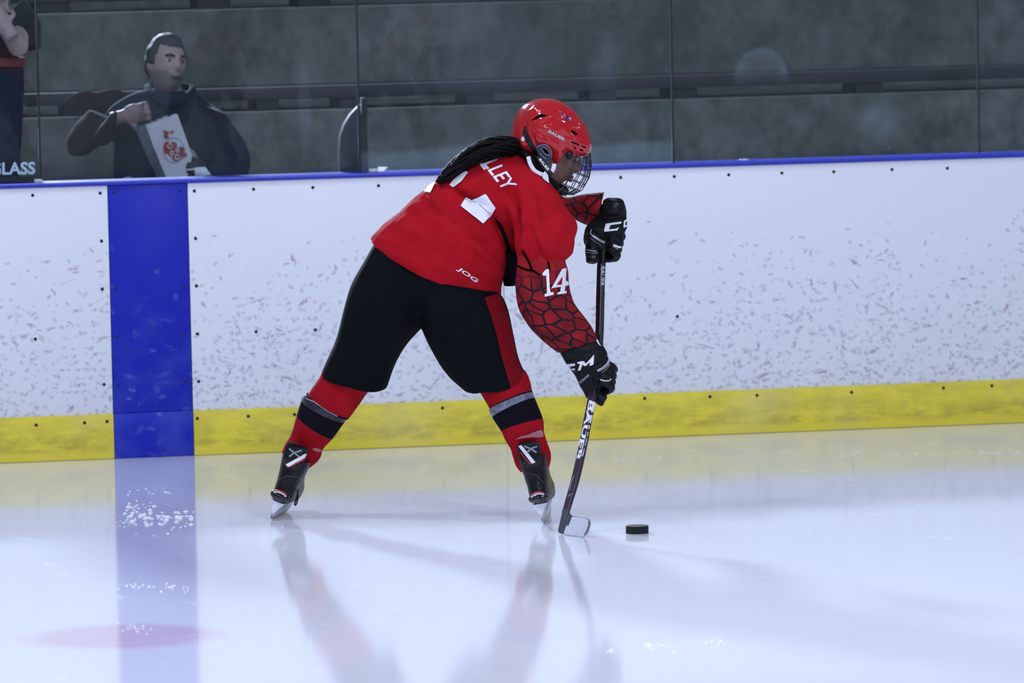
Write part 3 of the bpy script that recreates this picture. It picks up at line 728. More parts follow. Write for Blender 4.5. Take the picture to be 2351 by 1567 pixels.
for y0, y1 in ((922, 945), (952, 970), (975, 984), (990, 1000), (1004, 1022), (1028, 1046)):
    xa = 1364-(y0-918)*0.235; xb = 1364-(y1-918)*0.235; segs.append([(xa-1.5, y0), (xa+4, y0+1), (xb+4, y1+1), (xb-1.5, y1)])
decal('shaft_blocks', segs, bv, 'white', shaft, 0.001)
decal('shaft_line', ribbon([(1381, 605), (1379, 690), (1377, 768)], 1.6), bv, 'grey', shaft, 0.001)  # grey line painted in as the highlight along the bevel
decal('shaft_line', ribbon([(1318, 1092), (1312, 1105), (1308, 1125)], 1.6)+ribbon([(1304, 1140), (1309, 1134), (1313, 1135)], 1.6), bv, 'grey', shaft, 0.001)

# ================================================================== HEAD BUILDER
def head_shell(c, F_, Lt, U, s=1.0, nose=1.0):
    """head about 0.235 m tall; F_, Lt, U: forward, sideways, up"""
    nu, nv = 56, 44; V, Fc = [], []
    def gs(a, b, w): return math.exp(-((a-b)/w)**2)
    for i in range(nv+1):
        th = math.pi*i/nv
        for k in range(nu):
            ph = 2*math.pi*k/nu
            x, y, z = math.sin(th)*math.cos(ph), math.sin(th)*math.sin(ph), math.cos(th)
            fx = 0.098 if x > 0 else 0.100
            px, py, pz = x*fx, y*0.076, z*0.118
            front = max(0.0, x)
            if pz < 0.0:
                t = min(1, -pz/0.118)
                py *= 1-0.30*t**1.5*(0.5+0.5*front)
                if x < 0: px *= 1-0.55*t
                else: px += 0.012*t*front
            fr2 = front**2
            px += fr2*(0.026*nose*gs(py, 0, 0.013)*gs(pz, -0.018, 0.016)+0.013*nose*gs(py, 0, 0.009)*gs(pz, 0.008, 0.022))
            px += fr2*0.006*gs(pz, 0.034, 0.012)*gs(py, 0, 0.05)
            for sg in (-1, 1):
                px -= fr2*0.012*gs(py, sg*0.031, 0.014)*gs(pz, 0.014, 0.011)
                px += fr2*0.005*gs(py, sg*0.042, 0.016)*gs(pz, -0.016, 0.016)
            px += fr2*0.009*gs(py, 0, 0.022)*gs(pz, -0.050, 0.008)+fr2*0.009*gs(py, 0, 0.020)*gs(pz, -0.063, 0.007)
            px -= fr2*0.004*gs(py, 0, 0.03)*gs(pz, -0.0565, 0.003)
            px += fr2*0.012*gs(py, 0, 0.022)*gs(pz, -0.095, 0.015)
            V.append(tuple(c+F_*px*s+Lt*py*s+U*pz*s))
    for i in range(nv):
        for k in range(nu):
            k2 = (k+1) % nu; Fc.append((i*nu+k, (i+1)*nu+k, (i+1)*nu+k2, i*nu+k2))
    ears = [ellipsoid(c+Lt*sg*0.077*s-F_*0.006*s, [F_*0.017*s, Lt*0.007*s, U*0.030*s], 12, 8) for sg in (-1, 1)]
    return [(V, Fc)]+ears
def in_head(co, c, F_, Lt, U):
    d = co-np.array(c); return d@np.array(F_), d@np.array(Lt), d@np.array(U)

# ================================================================== HOCKEY PLAYER
root = empty('person', GR(930, 1200)); tag(root, 'hockey player in red jersey, black pants and red helmet bending over the stick', 'person')
ddL = depth_of(GR(628, 1194))-D_PLAYER; ddR = depth_of(GR(1246, 1202))-D_PLAYER
# head frame
YH = math.radians(14)
imgF = (RT*0.925-UP*0.38).normalized(); imgU = (RT*0.38+UP*0.925).normalized()
HF = (imgF*math.cos(YH)+FW*math.sin(YH)).normalized(); HU = imgU; HL = HU.cross(HF).normalized()   # HL points to the far side or near side
HC = PL(1266, 350, 0.06)
def inset(secs, k, th):
    out = []
    for s in secs:
        cx, cy = (s[0]+s[2])/2, (s[1]+s[3])/2
        out.append((cx+(s[0]-cx)*k, cy+(s[1]-cy)*k, cx+(s[2]-cx)*k, cy+(s[3]-cy)*k, s[4], s[5]*th)+((s[6],) if len(s) > 6 else ()))
    return out
# ---- outlines of the clothed limbs
TORSO = [(850,549,1146,689,-0.01,0.165,(-10,17)), (872,524,1153,660,-0.01,0.172,(-8,12)), (905,494,1163,622,0.0,0.172,(-5,8)), (950,455,1176,588,0.02,0.168), (1000,413,1205,556,0.04,0.165), (1050,378,1248,520,0.06,0.16), (1105,354,1282,480,0.07,0.15), (1158,346,1288,445,0.08,0.125), (1192,346,1275,420,0.08,0.09)]
SHOULDER = [(1118,418,1262,408,0.02,0.09), (1146,455,1292,460,-0.05,0.10), (1168,500,1314,498,-0.10,0.105), (1178,528,1326,518,-0.12,0.10), (1182,552,1320,548,-0.135,0.098), (1186,588,1316,580,-0.145,0.088), (1188,612,1297,600,-0.15,0.07)]
FARSH = [(1160,372,1275,432,0.12,0.10), (1190,385,1285,455,0.20,0.10), (1215,410,1305,480,0.27,0.085)]
SLEEVE = [(1190,585,1298,575,-0.145,0.07), (1186,608,1299,598,-0.15,0.078), (1184,635,1304,622,-0.155,0.082), (1184,668,1306,655,-0.16,0.084), (1190,704,1316,688,-0.16,0.084), (1208,740,1337,720,-0.155,0.082), (1234,772,1355,746,-0.15,0.078), (1260,792,1367,770,-0.145,0.070), (1283,808,1372,783,-0.14,0.062)]
FARSLEEVE = [(1262,430,1290,495,0.28,0.07), (1296,452,1312,500,0.28,0.062), (1335,446,1334,511,0.25,0.060), (1362,443,1350,517,0.23,0.062), (1387,441,1366,515,0.215,0.058)]
LLEG = [(858,558,1010,640,-0.02,0.13), (826,612,1000,690,-0.02,0.145), (805,652,985,735,0.0,0.145), (791,702,956,764,0.03,0.14), (774,764,932,792,0.07,0.13), (752,822,906,840,0.11,0.122), (738,856,890,884,0.13,0.115,(6,13)), (736,863,887,889,0.132,0.113,(6,13))]
RLEG = [(905,600,1140,668,-0.03,0.135), (940,672,1156,684,-0.04,0.15), (958,735,1170,720,-0.05,0.15), (975,775,1180,768,-0.05,0.145), (1000,818,1191,820,-0.04,0.135), (1032,864,1203,850,-0.03,0.125), (1062,891,1207,859,-0.02,0.118,(8,14)), (1068,895,1208,863,-0.02,0.115,(8,14))]
LSOCK = [(740,850,868,885,0.13,0.085), (733,868,849,893,0.14,0.082,(4,8)), (716,892,828,922,0.155,0.078,(4,8)), (707,906,803,956,0.17,0.074,(5,9)), (702,905,798,960,0.175,0.076,(5,9)), (692,920,792,966,0.18,0.073,(5,9)), (681,954,764,1004,0.20,0.066,(5,9)), (668,998,742,1028,ddL+0.060,0.058,(4,8)), (653,1022,737,1046,ddL+0.080,0.055,(3,6)), (648,1040,728,1060,ddL+0.085,0.052), (656,1060,708,1076,ddL+0.085,0.042)]
LSM = [0, 0, 0, 1, 2, 1, 0, 0, 0, 0]
RSOCK = [(1090,885,1206,850,-0.03,0.085), (1103,902,1215,868,-0.04,0.083,(-3,-8)), (1124,938,1222,897,-0.055,0.078,(-3,-10)), (1122,941,1224,900,-0.055,0.080,(-3,-10)), (1130,958,1228,913,-0.06,0.077,(-3,-10)), (1151,990,1247,962,-0.07,0.070,(-2,-9)), (1158,1006,1249,990,ddR+0.045,0.062,(-2,-7)), (1172,1030,1256,1014,ddR+0.075,0.057), (1177,1046,1265,1042,ddR+0.085,0.055), (1184,1068,1262,1068,ddR+0.085,0.05), (1194,1082,1254,1082,ddR+0.085,0.042)]
RSM = [0, 0, 1, 2, 1, 0, 0, 0, 0, 0]
# ---- body: one continuous skin under the clothes, face showing
def finger_path(pts, fr=PL): return [fr(a, b, c) for a, b, c in pts]
def shaft_at(y):
    xs = [p[0] for p in path]; ys = [p[1] for p in path]; return float(np.interp(y, ys, xs)), sdd(y)
UF, LFg = [], []
for i, y in enumerate((540, 556, 572, 587)):          # upper hand: knuckles face right, fingers close round the far side
    sx, sd = shaft_at(y)
    UF.append(finger_path([(1404-i*1.5, y-16, sd-0.036), (1424-i*2.5, y-4, sd-0.022), (1428-i*5, y+5, sd+0.012), (1408-i*4, y+7, sd+0.036), (1384-i*2, y+6, sd+0.032)]))
for i, y in enumerate((842, 857, 872, 886)):          # lower hand
    sx, sd = shaft_at(y)
    LFg.append(finger_path([(1382-i*2, y-12, sd-0.038), (1403-i*1, y-2, sd-0.030), (1410-i*2.5, y+7, sd-0.004), (1396-i*3, y+12, sd+0.026), (1372-i*2, y+8, sd+0.030)]))
UTH = finger_path([(1362, 540, shaft_at(540)[1]-0.03), (1359, 566, shaft_at(566)[1]-0.035), (1359, 590, shaft_at(590)[1]-0.03), (1358, 603, shaft_at(600)[1]-0.028)])
LTH = finger_path([(1352, 872, shaft_at(872)[1]-0.026), (1362, 895, shaft_at(895)[1]+0.02), (1378, 914, shaft_at(914)[1]+0.03), (1389, 921, shaft_at(920)[1]+0.032)])
parts = [loft(PL, inset(TORSO, 0.62, 0.6), 20)[:2], loft(PL, inset(SHOULDER, 0.42, 0.42), 16)[:2], loft(PL, inset(FARSH, 0.6, 0.7), 16)[:2], loft(PL, inset(SLEEVE, 0.55, 0.7), 16)[:2], loft(PL, inset(FARSLEEVE, 0.6, 0.7), 16)[:2],
         loft(PL, inset(LLEG, 0.7, 0.7), 18)[:2], loft(PL, inset(RLEG, 0.7, 0.7), 18)[:2], loft(PL, inset(LSOCK[:9], 0.6, 0.6), 16)[:2], loft(PL, inset(RSOCK[:9], 0.6, 0.6), 16)[:2]]
parts += head_shell(HC, HF, HL, HU, 0.97)
parts += [tube([PL(1215, 400, 0.08), PL(1236, 388, 0.07), HC-HU*0.05-HF*0.02], [0.062, 0.056, 0.052], 14)]
parts += [tube(smooth_path([PL(1318, 796, -0.14), PL(1338, 835, -0.155), PL(1362, 862, shaft_at(862)[1]-0.03)], 3), [0.026]*3+[0.024]*2+[0.026]*2, 10),
          tube(smooth_path([PL(1372, 480, 0.215), PL(1388, 505, 0.19), PL(1385, 545, shaft_at(545)[1]-0.028)], 3), [0.026]*3+[0.024]*2+[0.026]*2, 10)]
parts += [tube(smooth_path(p, 3), 0.0062, 8) for p in UF+LFg+[UTH, LTH]]
parts += [tube([PL(690, 1050, ddL+0.085), PL(660, 1115, ddL+0.08), PL(656, 1128, ddL+0.20)], [0.030, 0.026, 0.016], 10), tube([PL(1222, 1060, ddR+0.085), PL(1234, 1112, ddR+0.08), PL(1250, 1124, ddR+0.20)], [0.030, 0.026, 0.016], 10)]
co, fc, no = weld(parts, 0.0042, 3)
a, b_, c_ = in_head(co, HC, HF, HL, HU)
body = mk('body', co, fc, ['skin'], root)
bvb = bvh_of(body)
# eyes and lips: small shaped pieces on the face
for sg in (-1, 1):
    e = HC+HF*0.078+HL*sg*0.030+HU*0.013
    v, f = ellipsoid(e, [HF*0.011, HL*0.014, HU*0.008], 12, 8); ey = mk('eye', v, f, 'eye', root)
    v, f = ellipsoid(e+HF*0.0075, [HF*0.0045, HL*0.0055, HU*0.0055], 10, 6); mk('iris', v, f, 'black', ey)
    v, f = tube([HC+HF*0.090+HL*sg*0.012+HU*0.033, HC+HF*0.089+HL*sg*0.032+HU*0.037, HC+HF*0.078+HL*sg*0.050+HU*0.033], [0.003, 0.0035, 0.002], 6); mk('eyebrow', v, f, 'hair', root)
for du in (-0.050, -0.063):
    v, f = tube([HC+HF*0.088+HL*-0.022+HU*(-0.0565), HC+HF*(0.0985)+HL*-0.008+HU*du, HC+HF*(0.0985)+HL*0.008+HU*du, HC+HF*0.088+HL*0.022+HU*(-0.0565)], [0.002, 0.0048, 0.0048, 0.002], 8); mk('lip', v, f, 'lips', root)

# ---- pants
co, fc, no = weld([loft(PL, LLEG, 32)[:2], loft(PL, RLEG, 32)[:2], loft(PL, [(880,545,1120,655,0.0,0.13), (862,562,1140,678,-0.01,0.15), (830,612,1158,700,-0.02,0.155), (845,660,1130,720,-0.01,0.14)], 32)[:2]], 0.006, 8)
co = folds(co, no, [(950,700,975,780,16,-0.02), (900,600,955,735,26,-0.012), (830,640,860,760,18,0.006), (1010,690,1050,820,24,0.008), (880,640,905,760,14,-0.005), (800,800,880,870,12,0.004), (1060,700,1110,860,14,-0.004)])
co = ripple(co, no, 0.006, (9, 9, 5), 3.0)
pants = mk('pants', co, fc, 'pants', root)
bv = bvh_of(pants)
st = [(1112,683),(1150,672),(1166,705),(1181,768),(1192,820),(1211,868),(1172,889),(1160,850),(1150,815),(1139,765),(1126,722)]
q = decal('side_stripe', [st], bv, 'pantred', pants, 0.002); 
# ---- jersey
co, fc, no = weld([loft(PL, TORSO, 40)[:2], loft(PL, SHOULDER, 30)[:2], loft(PL, FARSH, 24)[:2]], 0.0055, 5)
co = folds(co, no, [(a_, b_, c_, d_, e_, h_*2.4) for a_, b_, c_, d_, e_, h_ in [(1150,505,1192,620,9,-0.014), (1192,600,1180,690,10,-0.02), (1128,488,1162,540,7,-0.005), (1040,430,1150,500,10,-0.006), (1015,512,1128,605,9,0.007), (1030,520,1130,620,7,-0.006), (900,500,1010,560,14,0.005), (1195,470,1225,590,9,0.010), (1178,440,1195,560,8,-0.016),
     (1215,520,1240,600,7,-0.010), (1250,540,1262,605,8,0.006), (1090,560,1160,640,8,0.006), (1070,600,1150,665,9,-0.005), (1165,400,1180,470,9,-0.008), (1210,390,1270,450,12,0.008), (960,440,1000,500,10,-0.005), (1060,440,1120,470,6,-0.008), (1285,540,1310,590,7,-0.006), (1000,600,1100,660,12,0.004), (905,540,985,600,10,-0.003), (880,560,1000,640,9,0.004), (1040,500,1060,600,12,-0.004), (1235,420,1260,520,14,-0.005), (1260,470,1300,520,10,0.005), (1205,540,1212,600,6,0.008), (1040,428,1085,460,4,-0.009), (1044,438,1080,466,6,0.004), (1128,494,1160,540,5,-0.006), (1110,380,1150,440,12,0.004), (870,545,960,575,7,0.004), (935,480,1030,540,7,-0.004), (985,455,1070,520,7,0.004), (1060,540,1120,570,6,-0.004), (1225,440,1235,560,8,0.005), (1270,500,1318,530,6,-0.005), (1255,560,1310,575,6,0.004), (1205,600,1290,590,6,-0.004)]])
co = ripple(co, no, 0.006, (11, 9, 16), 1.3); co = ripple(co, no, 0.0022, (34, 25, 40), 4.3)
jersey = mk('jersey', co, fc, 'jersey', root)
V, F, MI, UV = loft(PL, SLEEVE, 40, 5)
co = np.array(V); 
ctr = np.array([[*PL((s[0]+s[2])/2, (s[1]+s[3])/2, s[4])] for s in SLEEVE])
nn = np.array([p-ctr[np.argmin(((ctr-p)**2).sum(1))] for p in co]); nn /= np.linalg.norm(nn, axis=1)[:, None]+1e-9
co = folds(co, nn, [(1188,690,1260,660,6,-0.006), (1196,712,1290,690,7,0.007), (1200,730,1300,712,6,-0.007), (1215,748,1320,735,7,0.006), (1240,776,1340,752,6,-0.006), (1300,640,1312,700,5,-0.005), (1205,600,1225,690,9,-0.006), (1250,785,1350,765,5,0.005)])
co = ripple(co, nn, 0.005, (16, 16, 16), 5.5)
slv = mk('sleeve', co, F, 'sleeve', jersey, uvs=UV); slv['label'] = 'red sleeve with black scale print and the number 14'
V, F, MI, UV = loft(PL, FARSLEEVE, 32, 5); co = np.array(V); ctr = co.mean(0); nn = co-ctr; nn /= np.linalg.norm(nn, axis=1)[:, None]+1e-9
UV = [(u+0.31, w+0.08) for u, w in UV]
co = folds(co, nn, [(1300,462,1380,452,5,-0.010), (1310,485,1370,480,5,0.006), (1330,450,1345,510,5,-0.006), (1370,445,1362,515,6,0.006)])
fs = mk('sleeve', co, F, 'sleeve', jersey, uvs=UV)
bv = bvh_of(jersey)
q = decal('name_lettering', text_bm('LLEY', (1108, 376), (48, 62), (32, -13), 0.015), bv, 'white', jersey, 0.002); q['label'] = 'white name lettering, end of the name reading LLEY'
decal('name_lettering', [[(1099,374),(1106,371),(1110,378),(1116,388),(1112,391),(1105,383)]], bv, 'white', jersey, 0.002)
for num in ([(1057.6,472.8),(1070.5,451),(1083.5,458.5),(1115,445.5),(1138,477),(1128,494),(1109,513)], [(1032,425),(1042,413),(1069,392),(1075,397),(1059,417),(1040,431)], [(974,440),(993,418),(1000,420),(989,443)]):
    q = decal('back_number', [num], bv, 'white', jersey, 0.0045, 2.5); q['label'] = 'white piece of the folded back number'
decal('number_crease_shade', ribbon([(1083.5,458.5),(1106,476),(1128,494)], 1.4), bv, 'grey', jersey, 0.0060)  # grey line painted for the shade in the fold of the number
decal('side_panel_shade', [[(1134,497),(1150,513),(1163,538),(1172,570),(1183,598),(1178,612),(1170,600),(1160,560),(1148,527)]], bv, 'blackcloth', jersey, 0.0018)  # black strip paints the fold's shadow along with a black side gusset
v, f, _, _ = loft(PL, [(1150,575,1196,580,0.0,0.06), (1152,610,1194,610,0.01,0.06), (1154,640,1192,640,0.02,0.055), (1157,655,1186,654,0.02,0.05)], 20); mk('side_panel_shade', v, f, 'blackcloth', jersey)  # black cloth filling the gap between body and sleeve
q = decal('maker_lettering', text_bm('JOG', (1046, 620), (44, 30), (10, -7), 0.02), bv, 'white', jersey, 0.002); q['label'] = 'small white lettering reading JOG at the hem'
bv2 = bvh_of(slv)
q = decal('sleeve_number', [[(1245,628),(1252,619),(1260,617),(1262,660),(1264,671),(1270,670),(1271,676),(1251,681),(1250,675),(1256,673),(1254,632),(1247,633)]], bv2, 'white', slv, 0.002)
q['label'] = 'white digit 1 on the sleeve'
q = decal('sleeve_number', [[(1266,663),(1290,617),(1300,615),(1298,645),(1306,644),(1304,655),(1297,656),(1296,668),(1301,668),(1300,673),(1279,676),(1280,671),(1286,669),(1287,658),(1266,661)]], bv2, 'white', slv, 0.002)
if q: q['label'] = 'white digit 4 on the sleeve'
decal('sleeve_number', [[(1277,654),(1289,653),(1291,634)]], bv2, 'redcloth', slv, 0.003)
# printed scale lines running up onto the shoulder
for pts in ([(1200,575),(1212,596),(1222,620)], [(1258,600),(1262,620)], [(1188,610),(1206,618),(1226,622),(1240,632)]): decal('scale_line', ribbon(pts, 4.5), bvh_of(jersey, slv), 'dark', jersey, 0.002)

# ---- socks
for nm, S, MM in (('sock', LSOCK, LSM), ('sock', RSOCK, RSM)):
    V, F, MI, UV = loft(PL, S, 30, 4, mids=MM)
    sk = mk(nm, V, F, ['redcloth', 'blackcloth', 'tapeblack' if S is LSOCK else 'tape'], root, midx=MI)
    bvs = bvh_of(sk)
    if S is LSOCK: 
        decal('snow_patch', [blob(728,1032,11,4,10,0.25)], bvs, 'snow', sk, 0.001)
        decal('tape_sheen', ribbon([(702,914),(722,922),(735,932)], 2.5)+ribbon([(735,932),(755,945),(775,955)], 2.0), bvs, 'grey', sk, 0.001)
    else: decal('snow_patch', [[(1183,1008),(1196,1001),(1212,997),(1230,990),(1242,986),(1247,992),(1248,1001),(1238,1004),(1222,1003),(1204,1005)]], bvs, 'snow', sk, 0.001)

# ---- skates
def skate(px, py, dd, lean, yaw, label, flip):
    """origin at the blade heel on the ice"""
    o = PL(px, py, dd); o.z = 0.0
    fwd = (G*math.cos(yaw)+_r0*math.sin(yaw)); sd = Vector((fwd.y, -fwd.x, 0)); up = Vector((0, 0, 1))
    up2 = (up*math.cos(lean)+sd*math.sin(lean)); sd2 = (sd*math.cos(lean)-up*math.sin(lean))
    T = lambda x, y, z: o+sd2*x+fwd*y+up2*z
    sk = None
    # boot: level rings from sole to collar (z, back, front, half width, squareness)
    prof = [(0.066, 0.012, 0.268, 0.030), (0.070, 0.004, 0.276, 0.036), (0.080, 0.000, 0.280, 0.040), (0.096, -0.002, 0.279, 0.042), (0.112, -0.001, 0.268, 0.043), (0.128, 0.002, 0.236, 0.042), (0.146, 0.006, 0.192, 0.042), (0.168, 0.008, 0.160, 0.043), (0.190, 0.008, 0.142, 0.046), (0.212, 0.006, 0.134, 0.049), (0.228, 0.006, 0.130, 0.049)]
    n = 32; V, F = [], []
    for z, y0, y1, w in prof:
        for k in range(n):
            t = 2*math.pi*k/n; ct, s_ = math.cos(t), math.sin(t)
            yy = (y0+y1)/2+(y1-y0)/2*math.copysign(abs(s_)**0.85, s_)
            ww = w*math.copysign(abs(ct)**0.8, ct)
            if z < 0.13: ww *= 1.0-0.10*math.exp(-((yy-0.10)/0.05)**2)
            V.append(T(ww, yy, z))
    for j in range(len(prof)-1):
        for k in range(n): F.append((j*n+k, j*n+(k+1) % n, (j+1)*n+(k+1) % n, (j+1)*n+k))
    F += [tuple(reversed(range(n))), tuple(range((len(prof)-1)*n, len(prof)*n))]
    sk = mk('skate', V, F, 'boot', root, angle=1.0); sk['label'] = label
    # tendon guard: rounded shield rising at the back
    sh = [(-0.030, 0.205), (-0.037, 0.235), (-0.039, 0.262), (-0.033, 0.280), (0, 0.286), (0.033, 0.280), (0.039, 0.262), (0.037, 0.235), (0.030, 0.205), (0.02, 0.195), (-0.02, 0.195)]
    ft = [T(x, -0.012-0.012*math.cos(x/0.045*1.4)-0.12*max(0, z-0.23)+(0.4*x*x/0.04), z) for x, z in sh]; v, f = slab(ft, [p+fwd*0.014 for p in ft]); tg = mk('tendon_guard', v, f, 'boot', sk, angle=0.6)
    # heel cap, with pale and red arcs drawn in for its highlight
    v, f = ellipsoid(T(0, 0.012, 0.088), [sd2*0.036, fwd*0.022, up2*0.019], 20, 10); mk('heel_cap', v, f, 'bootgloss', sk)
    v, f = tube(smooth_path([T(-0.022, -0.006, 0.096), T(-0.008, -0.0125, 0.104), T(0.010, -0.0125, 0.104), T(0.022, -0.006, 0.098)], 3), 0.0035, 6); mk('heel_highlight', v, f, 'offwhite', sk)
    v, f = tube(smooth_path([T(-0.022, -0.004, 0.102), T(-0.008, -0.0115, 0.110), T(0.010, -0.0115, 0.110), T(0.022, -0.004, 0.104)], 3), 0.0022, 6); mk('heel_highlight', v, f, 'stickred', sk)
    # blade holder: two towers and a bridge, and the steel runner
    hp = [(0.005, 0.068), (0.085, 0.068), (0.078, 0.050), (0.082, 0.034), (0.165, 0.034), (0.172, 0.050), (0.160, 0.068), (0.258, 0.068), (0.272, 0.050), (0.285, 0.030), (0.286, 0.016), (-0.004, 0.016), (-0.008, 0.030), (0.0, 0.050)]
    def wd(z): return 0.0045+0.020*max(0, (z-0.03)/0.038)**1.3
    v, f = slab([T(-wd(z), y, z) for y, z in hp], [T(wd(z), y, z) for y, z in hp]); mk('blade_holder', v, f, 'holder', sk, angle=0.6)
    rp = [(-0.012, 0.022), (-0.010, 0.008), (0.03, 0.0015), (0.14, 0.0005), (0.25, 0.0015), (0.285, 0.010), (0.292, 0.022)]
    v, f = slab([T(-0.0018, y, z) for y, z in rp], [T(0.0018, y, z) for y, z in rp]); mk('runner', v, f, 'runner', sk, angle=0.6)
    # laces with a hanging loop
    for z in (0.150, 0.172, 0.194, 0.214):
        y1 = float(np.interp(z, [p[0] for p in prof], [p[2] for p in prof]))
        v, f = tube(smooth_path([T(-0.030, y1-0.022, z), T(0, y1+0.004, z), T(0.030, y1-0.022, z)], 3), 0.003, 6); mk('lace', v, f, 'offwhite', sk)
    bx = 0.047*flip
    if flip > 0: v, f = tube(smooth_path([T(bx*0.9, 0.05, 0.125), T(bx*1.12, 0.055, 0.10), T(bx*1.16, 0.06, 0.075), T(bx*1.02, 0.066, 0.072), T(bx*1.0, 0.066, 0.10), T(bx*0.9, 0.06, 0.125)], 4), 0.0026, 6); mk('lace_loop', v, f, 'black', sk)
    return sk, tg
sL, gL = skate(621, 1194, ddL, math.radians(22), math.radians(10), 'black skate on the left foot, tilted to the right', 1)
sR, gR = skate(1247, 1202, ddR, math.radians(-9.5), math.radians(6), 'black skate on the right foot beside the stick', -1)
bv = bvh_of(gL, sL)
decal('guard_stripe', [[(656,1066),(661,1072),(716,1042),(713,1034)]], bv, 'white', gL, 0.002)
decal('guard_trim', ribbon([(660,1074),(688,1060),(714,1046)], 2), bv, 'stickred', gL, 0.002)
decal('guard_mark', ribbon([(664,1029),(675,1038),(687,1048)], 4)+ribbon([(693,1033),(676,1038),(664,1048)], 4), bv, 'grey', gL, 0.002)
bv = bvh_of(gR, sR)
decal('guard_stripe', [[(1183,1014),(1189,1011),(1230,1061),(1221,1064)]], bv, 'white', gR, 0.002)
decal('guard_trim', ribbon([(1196,1038),(1208,1055),(1219,1066)], 2), bv, 'stickred', gR, 0.002)
decal('guard_mark', ribbon([(1203,1023),(1218,1029),(1232,1038)], 4)+ribbon([(1233,1024),(1219,1029),(1208,1040)], 4), bv, 'grey', gR, 0.002)
for s_, pts in ((sL, [(640,1100),(660,1092),(690,1096)]), (sR, [(1212,1085),(1235,1092),(1248,1108)])):
    decal('boot_scuff', ribbon(pts, 1.4), bvh_of(s_), 'dimgrey', s_, 0.001)

# ---- gloves
def glove(shells, fingers, thumb, rf, label, grooves):
    ps = list(shells)
    for p in fingers: ps.append(tube(smooth_path(p, 4), rf, 10))
    m_ = len(smooth_path(thumb, 4)); ps.append(tube(smooth_path(thumb, 4), [0.019+0.004*math.sin(math.pi*k/(m_-1)) for k in range(m_)], 12))
    co, fc, no = weld(ps, 0.003, 3)
    co = folds(co, no, grooves); co = ripple(co, no, 0.0016, (40, 40, 40), 2.0)
    g = mk('glove', co, fc, 'glove', root); g['label'] = label; return g
ud = shaft_at(540)[1]
ug = glove([loft(PL, [(1386,458,1430,458,0.19,0.045), (1380,476,1437,476,0.185,0.052), (1364,498,1439,498,0.18,0.052), (1346,520,1439,524,ud-0.005,0.048), (1340,540,1431,540,ud-0.004,0.044), (1340,556,1430,556,ud-0.004,0.040), (1350,574,1424,572,ud-0.01,0.034)], 28)[:2],
            loft(PL, [(1384,462,1386,486,0.19,0.045), (1396,454,1400,490,0.19,0.05), (1424,455,1424,486,0.19,0.05), (1433,462,1433,480,0.19,0.04)], 20)[:2]],
           UF, UTH, 0.0128, 'black glove of the hand at the top of the stick', [(1366,502,1440,494,3,-0.008), (1376,490,1430,486,5,0.006), (1345,540,1392,566,3,-0.005), (1395,540,1432,545,3,-0.006), (1390,535,1400,600,3,-0.006), (1350,520,1380,535,5,0.005)])
ld = shaft_at(862)[1]
lg = glove([loft(PL, [(1284,806,1374,780,-0.145,0.062), (1293,824,1387,796,-0.15,0.062), (1302,838,1396,814,-0.152,0.058), (1312,850,1402,832,-0.155,0.052), (1322,866,1402,848,ld-0.012,0.046), (1330,884,1394,866,ld-0.008,0.042), (1342,904,1384,888,ld-0.004,0.034), (1346,914,1366,906,ld,0.022)], 28)[:2]],
           LFg, LTH, 0.0132, 'black glove of the hand low on the stick', [(1296,828,1384,800,3,-0.006), (1310,852,1370,832,4,0.005), (1318,858,1368,842,3,-0.006), (1366,842,1400,820,3,-0.007), (1360,850,1372,900,3,-0.008), (1330,882,1360,858,3,-0.004)])
bv = bvh_of(ug)
for nm, polys, mt in (('cuff_lettering', [[(1390.6,513.6),(1427,508.5),(1426,513.6),(1401.5,517),(1398,526.5),(1414,525),(1421,521.5),(1417,528.5),(1387.7,531.5),(1387,528)]], 'white'), ('cuff_lettering', [[(1432,507),(1439,502),(1439,507),(1436,510),(1434.5,517),(1439,516),(1439,520),(1431,523)]], 'white'),
        ('piping', ribbon([(1358,526),(1356,536),(1362,543),(1376,552),(1388,558)], 2.2), 'offwhite'), ('piping', ribbon([(1362,540),(1376,549),(1389,555)], 1.4), 'offwhite'), ('piping', ribbon([(1355,545),(1364,554),(1379,562)], 1.2), 'grey'),
        ('piping', ribbon([(1346,573),(1362,576),(1378,578)], 2.6), 'grey'), ('piping', ribbon([(1347,579),(1362,581),(1377,581)], 1.2), 'grey'), ('piping', ribbon([(1408,562),(1418,566),(1428,568)], 4.0), 'white'), ('piping', ribbon([(1407,566),(1419,572)], 1.6), 'offwhite'),
        ('thumb_lettering', text_bm('CCM', (1345, 592), (21, 1), (1, -6), 0.03), 'dimgrey'), ('cuff_mark', text_bm('CCM', (1408, 473), (7, -9), (5, 4), 0.03), 'dimgrey'), ('piping', ribbon([(1401,556),(1403,547)], 1.5), 'grey'), ('cuff_mark', [[(1361,500),(1365,493),(1366,495),(1363,500)]], 'offwhite')):
    decal(nm, polys, bv, mt, ug, 0.0015, 5)
bv = bvh_of(lg)
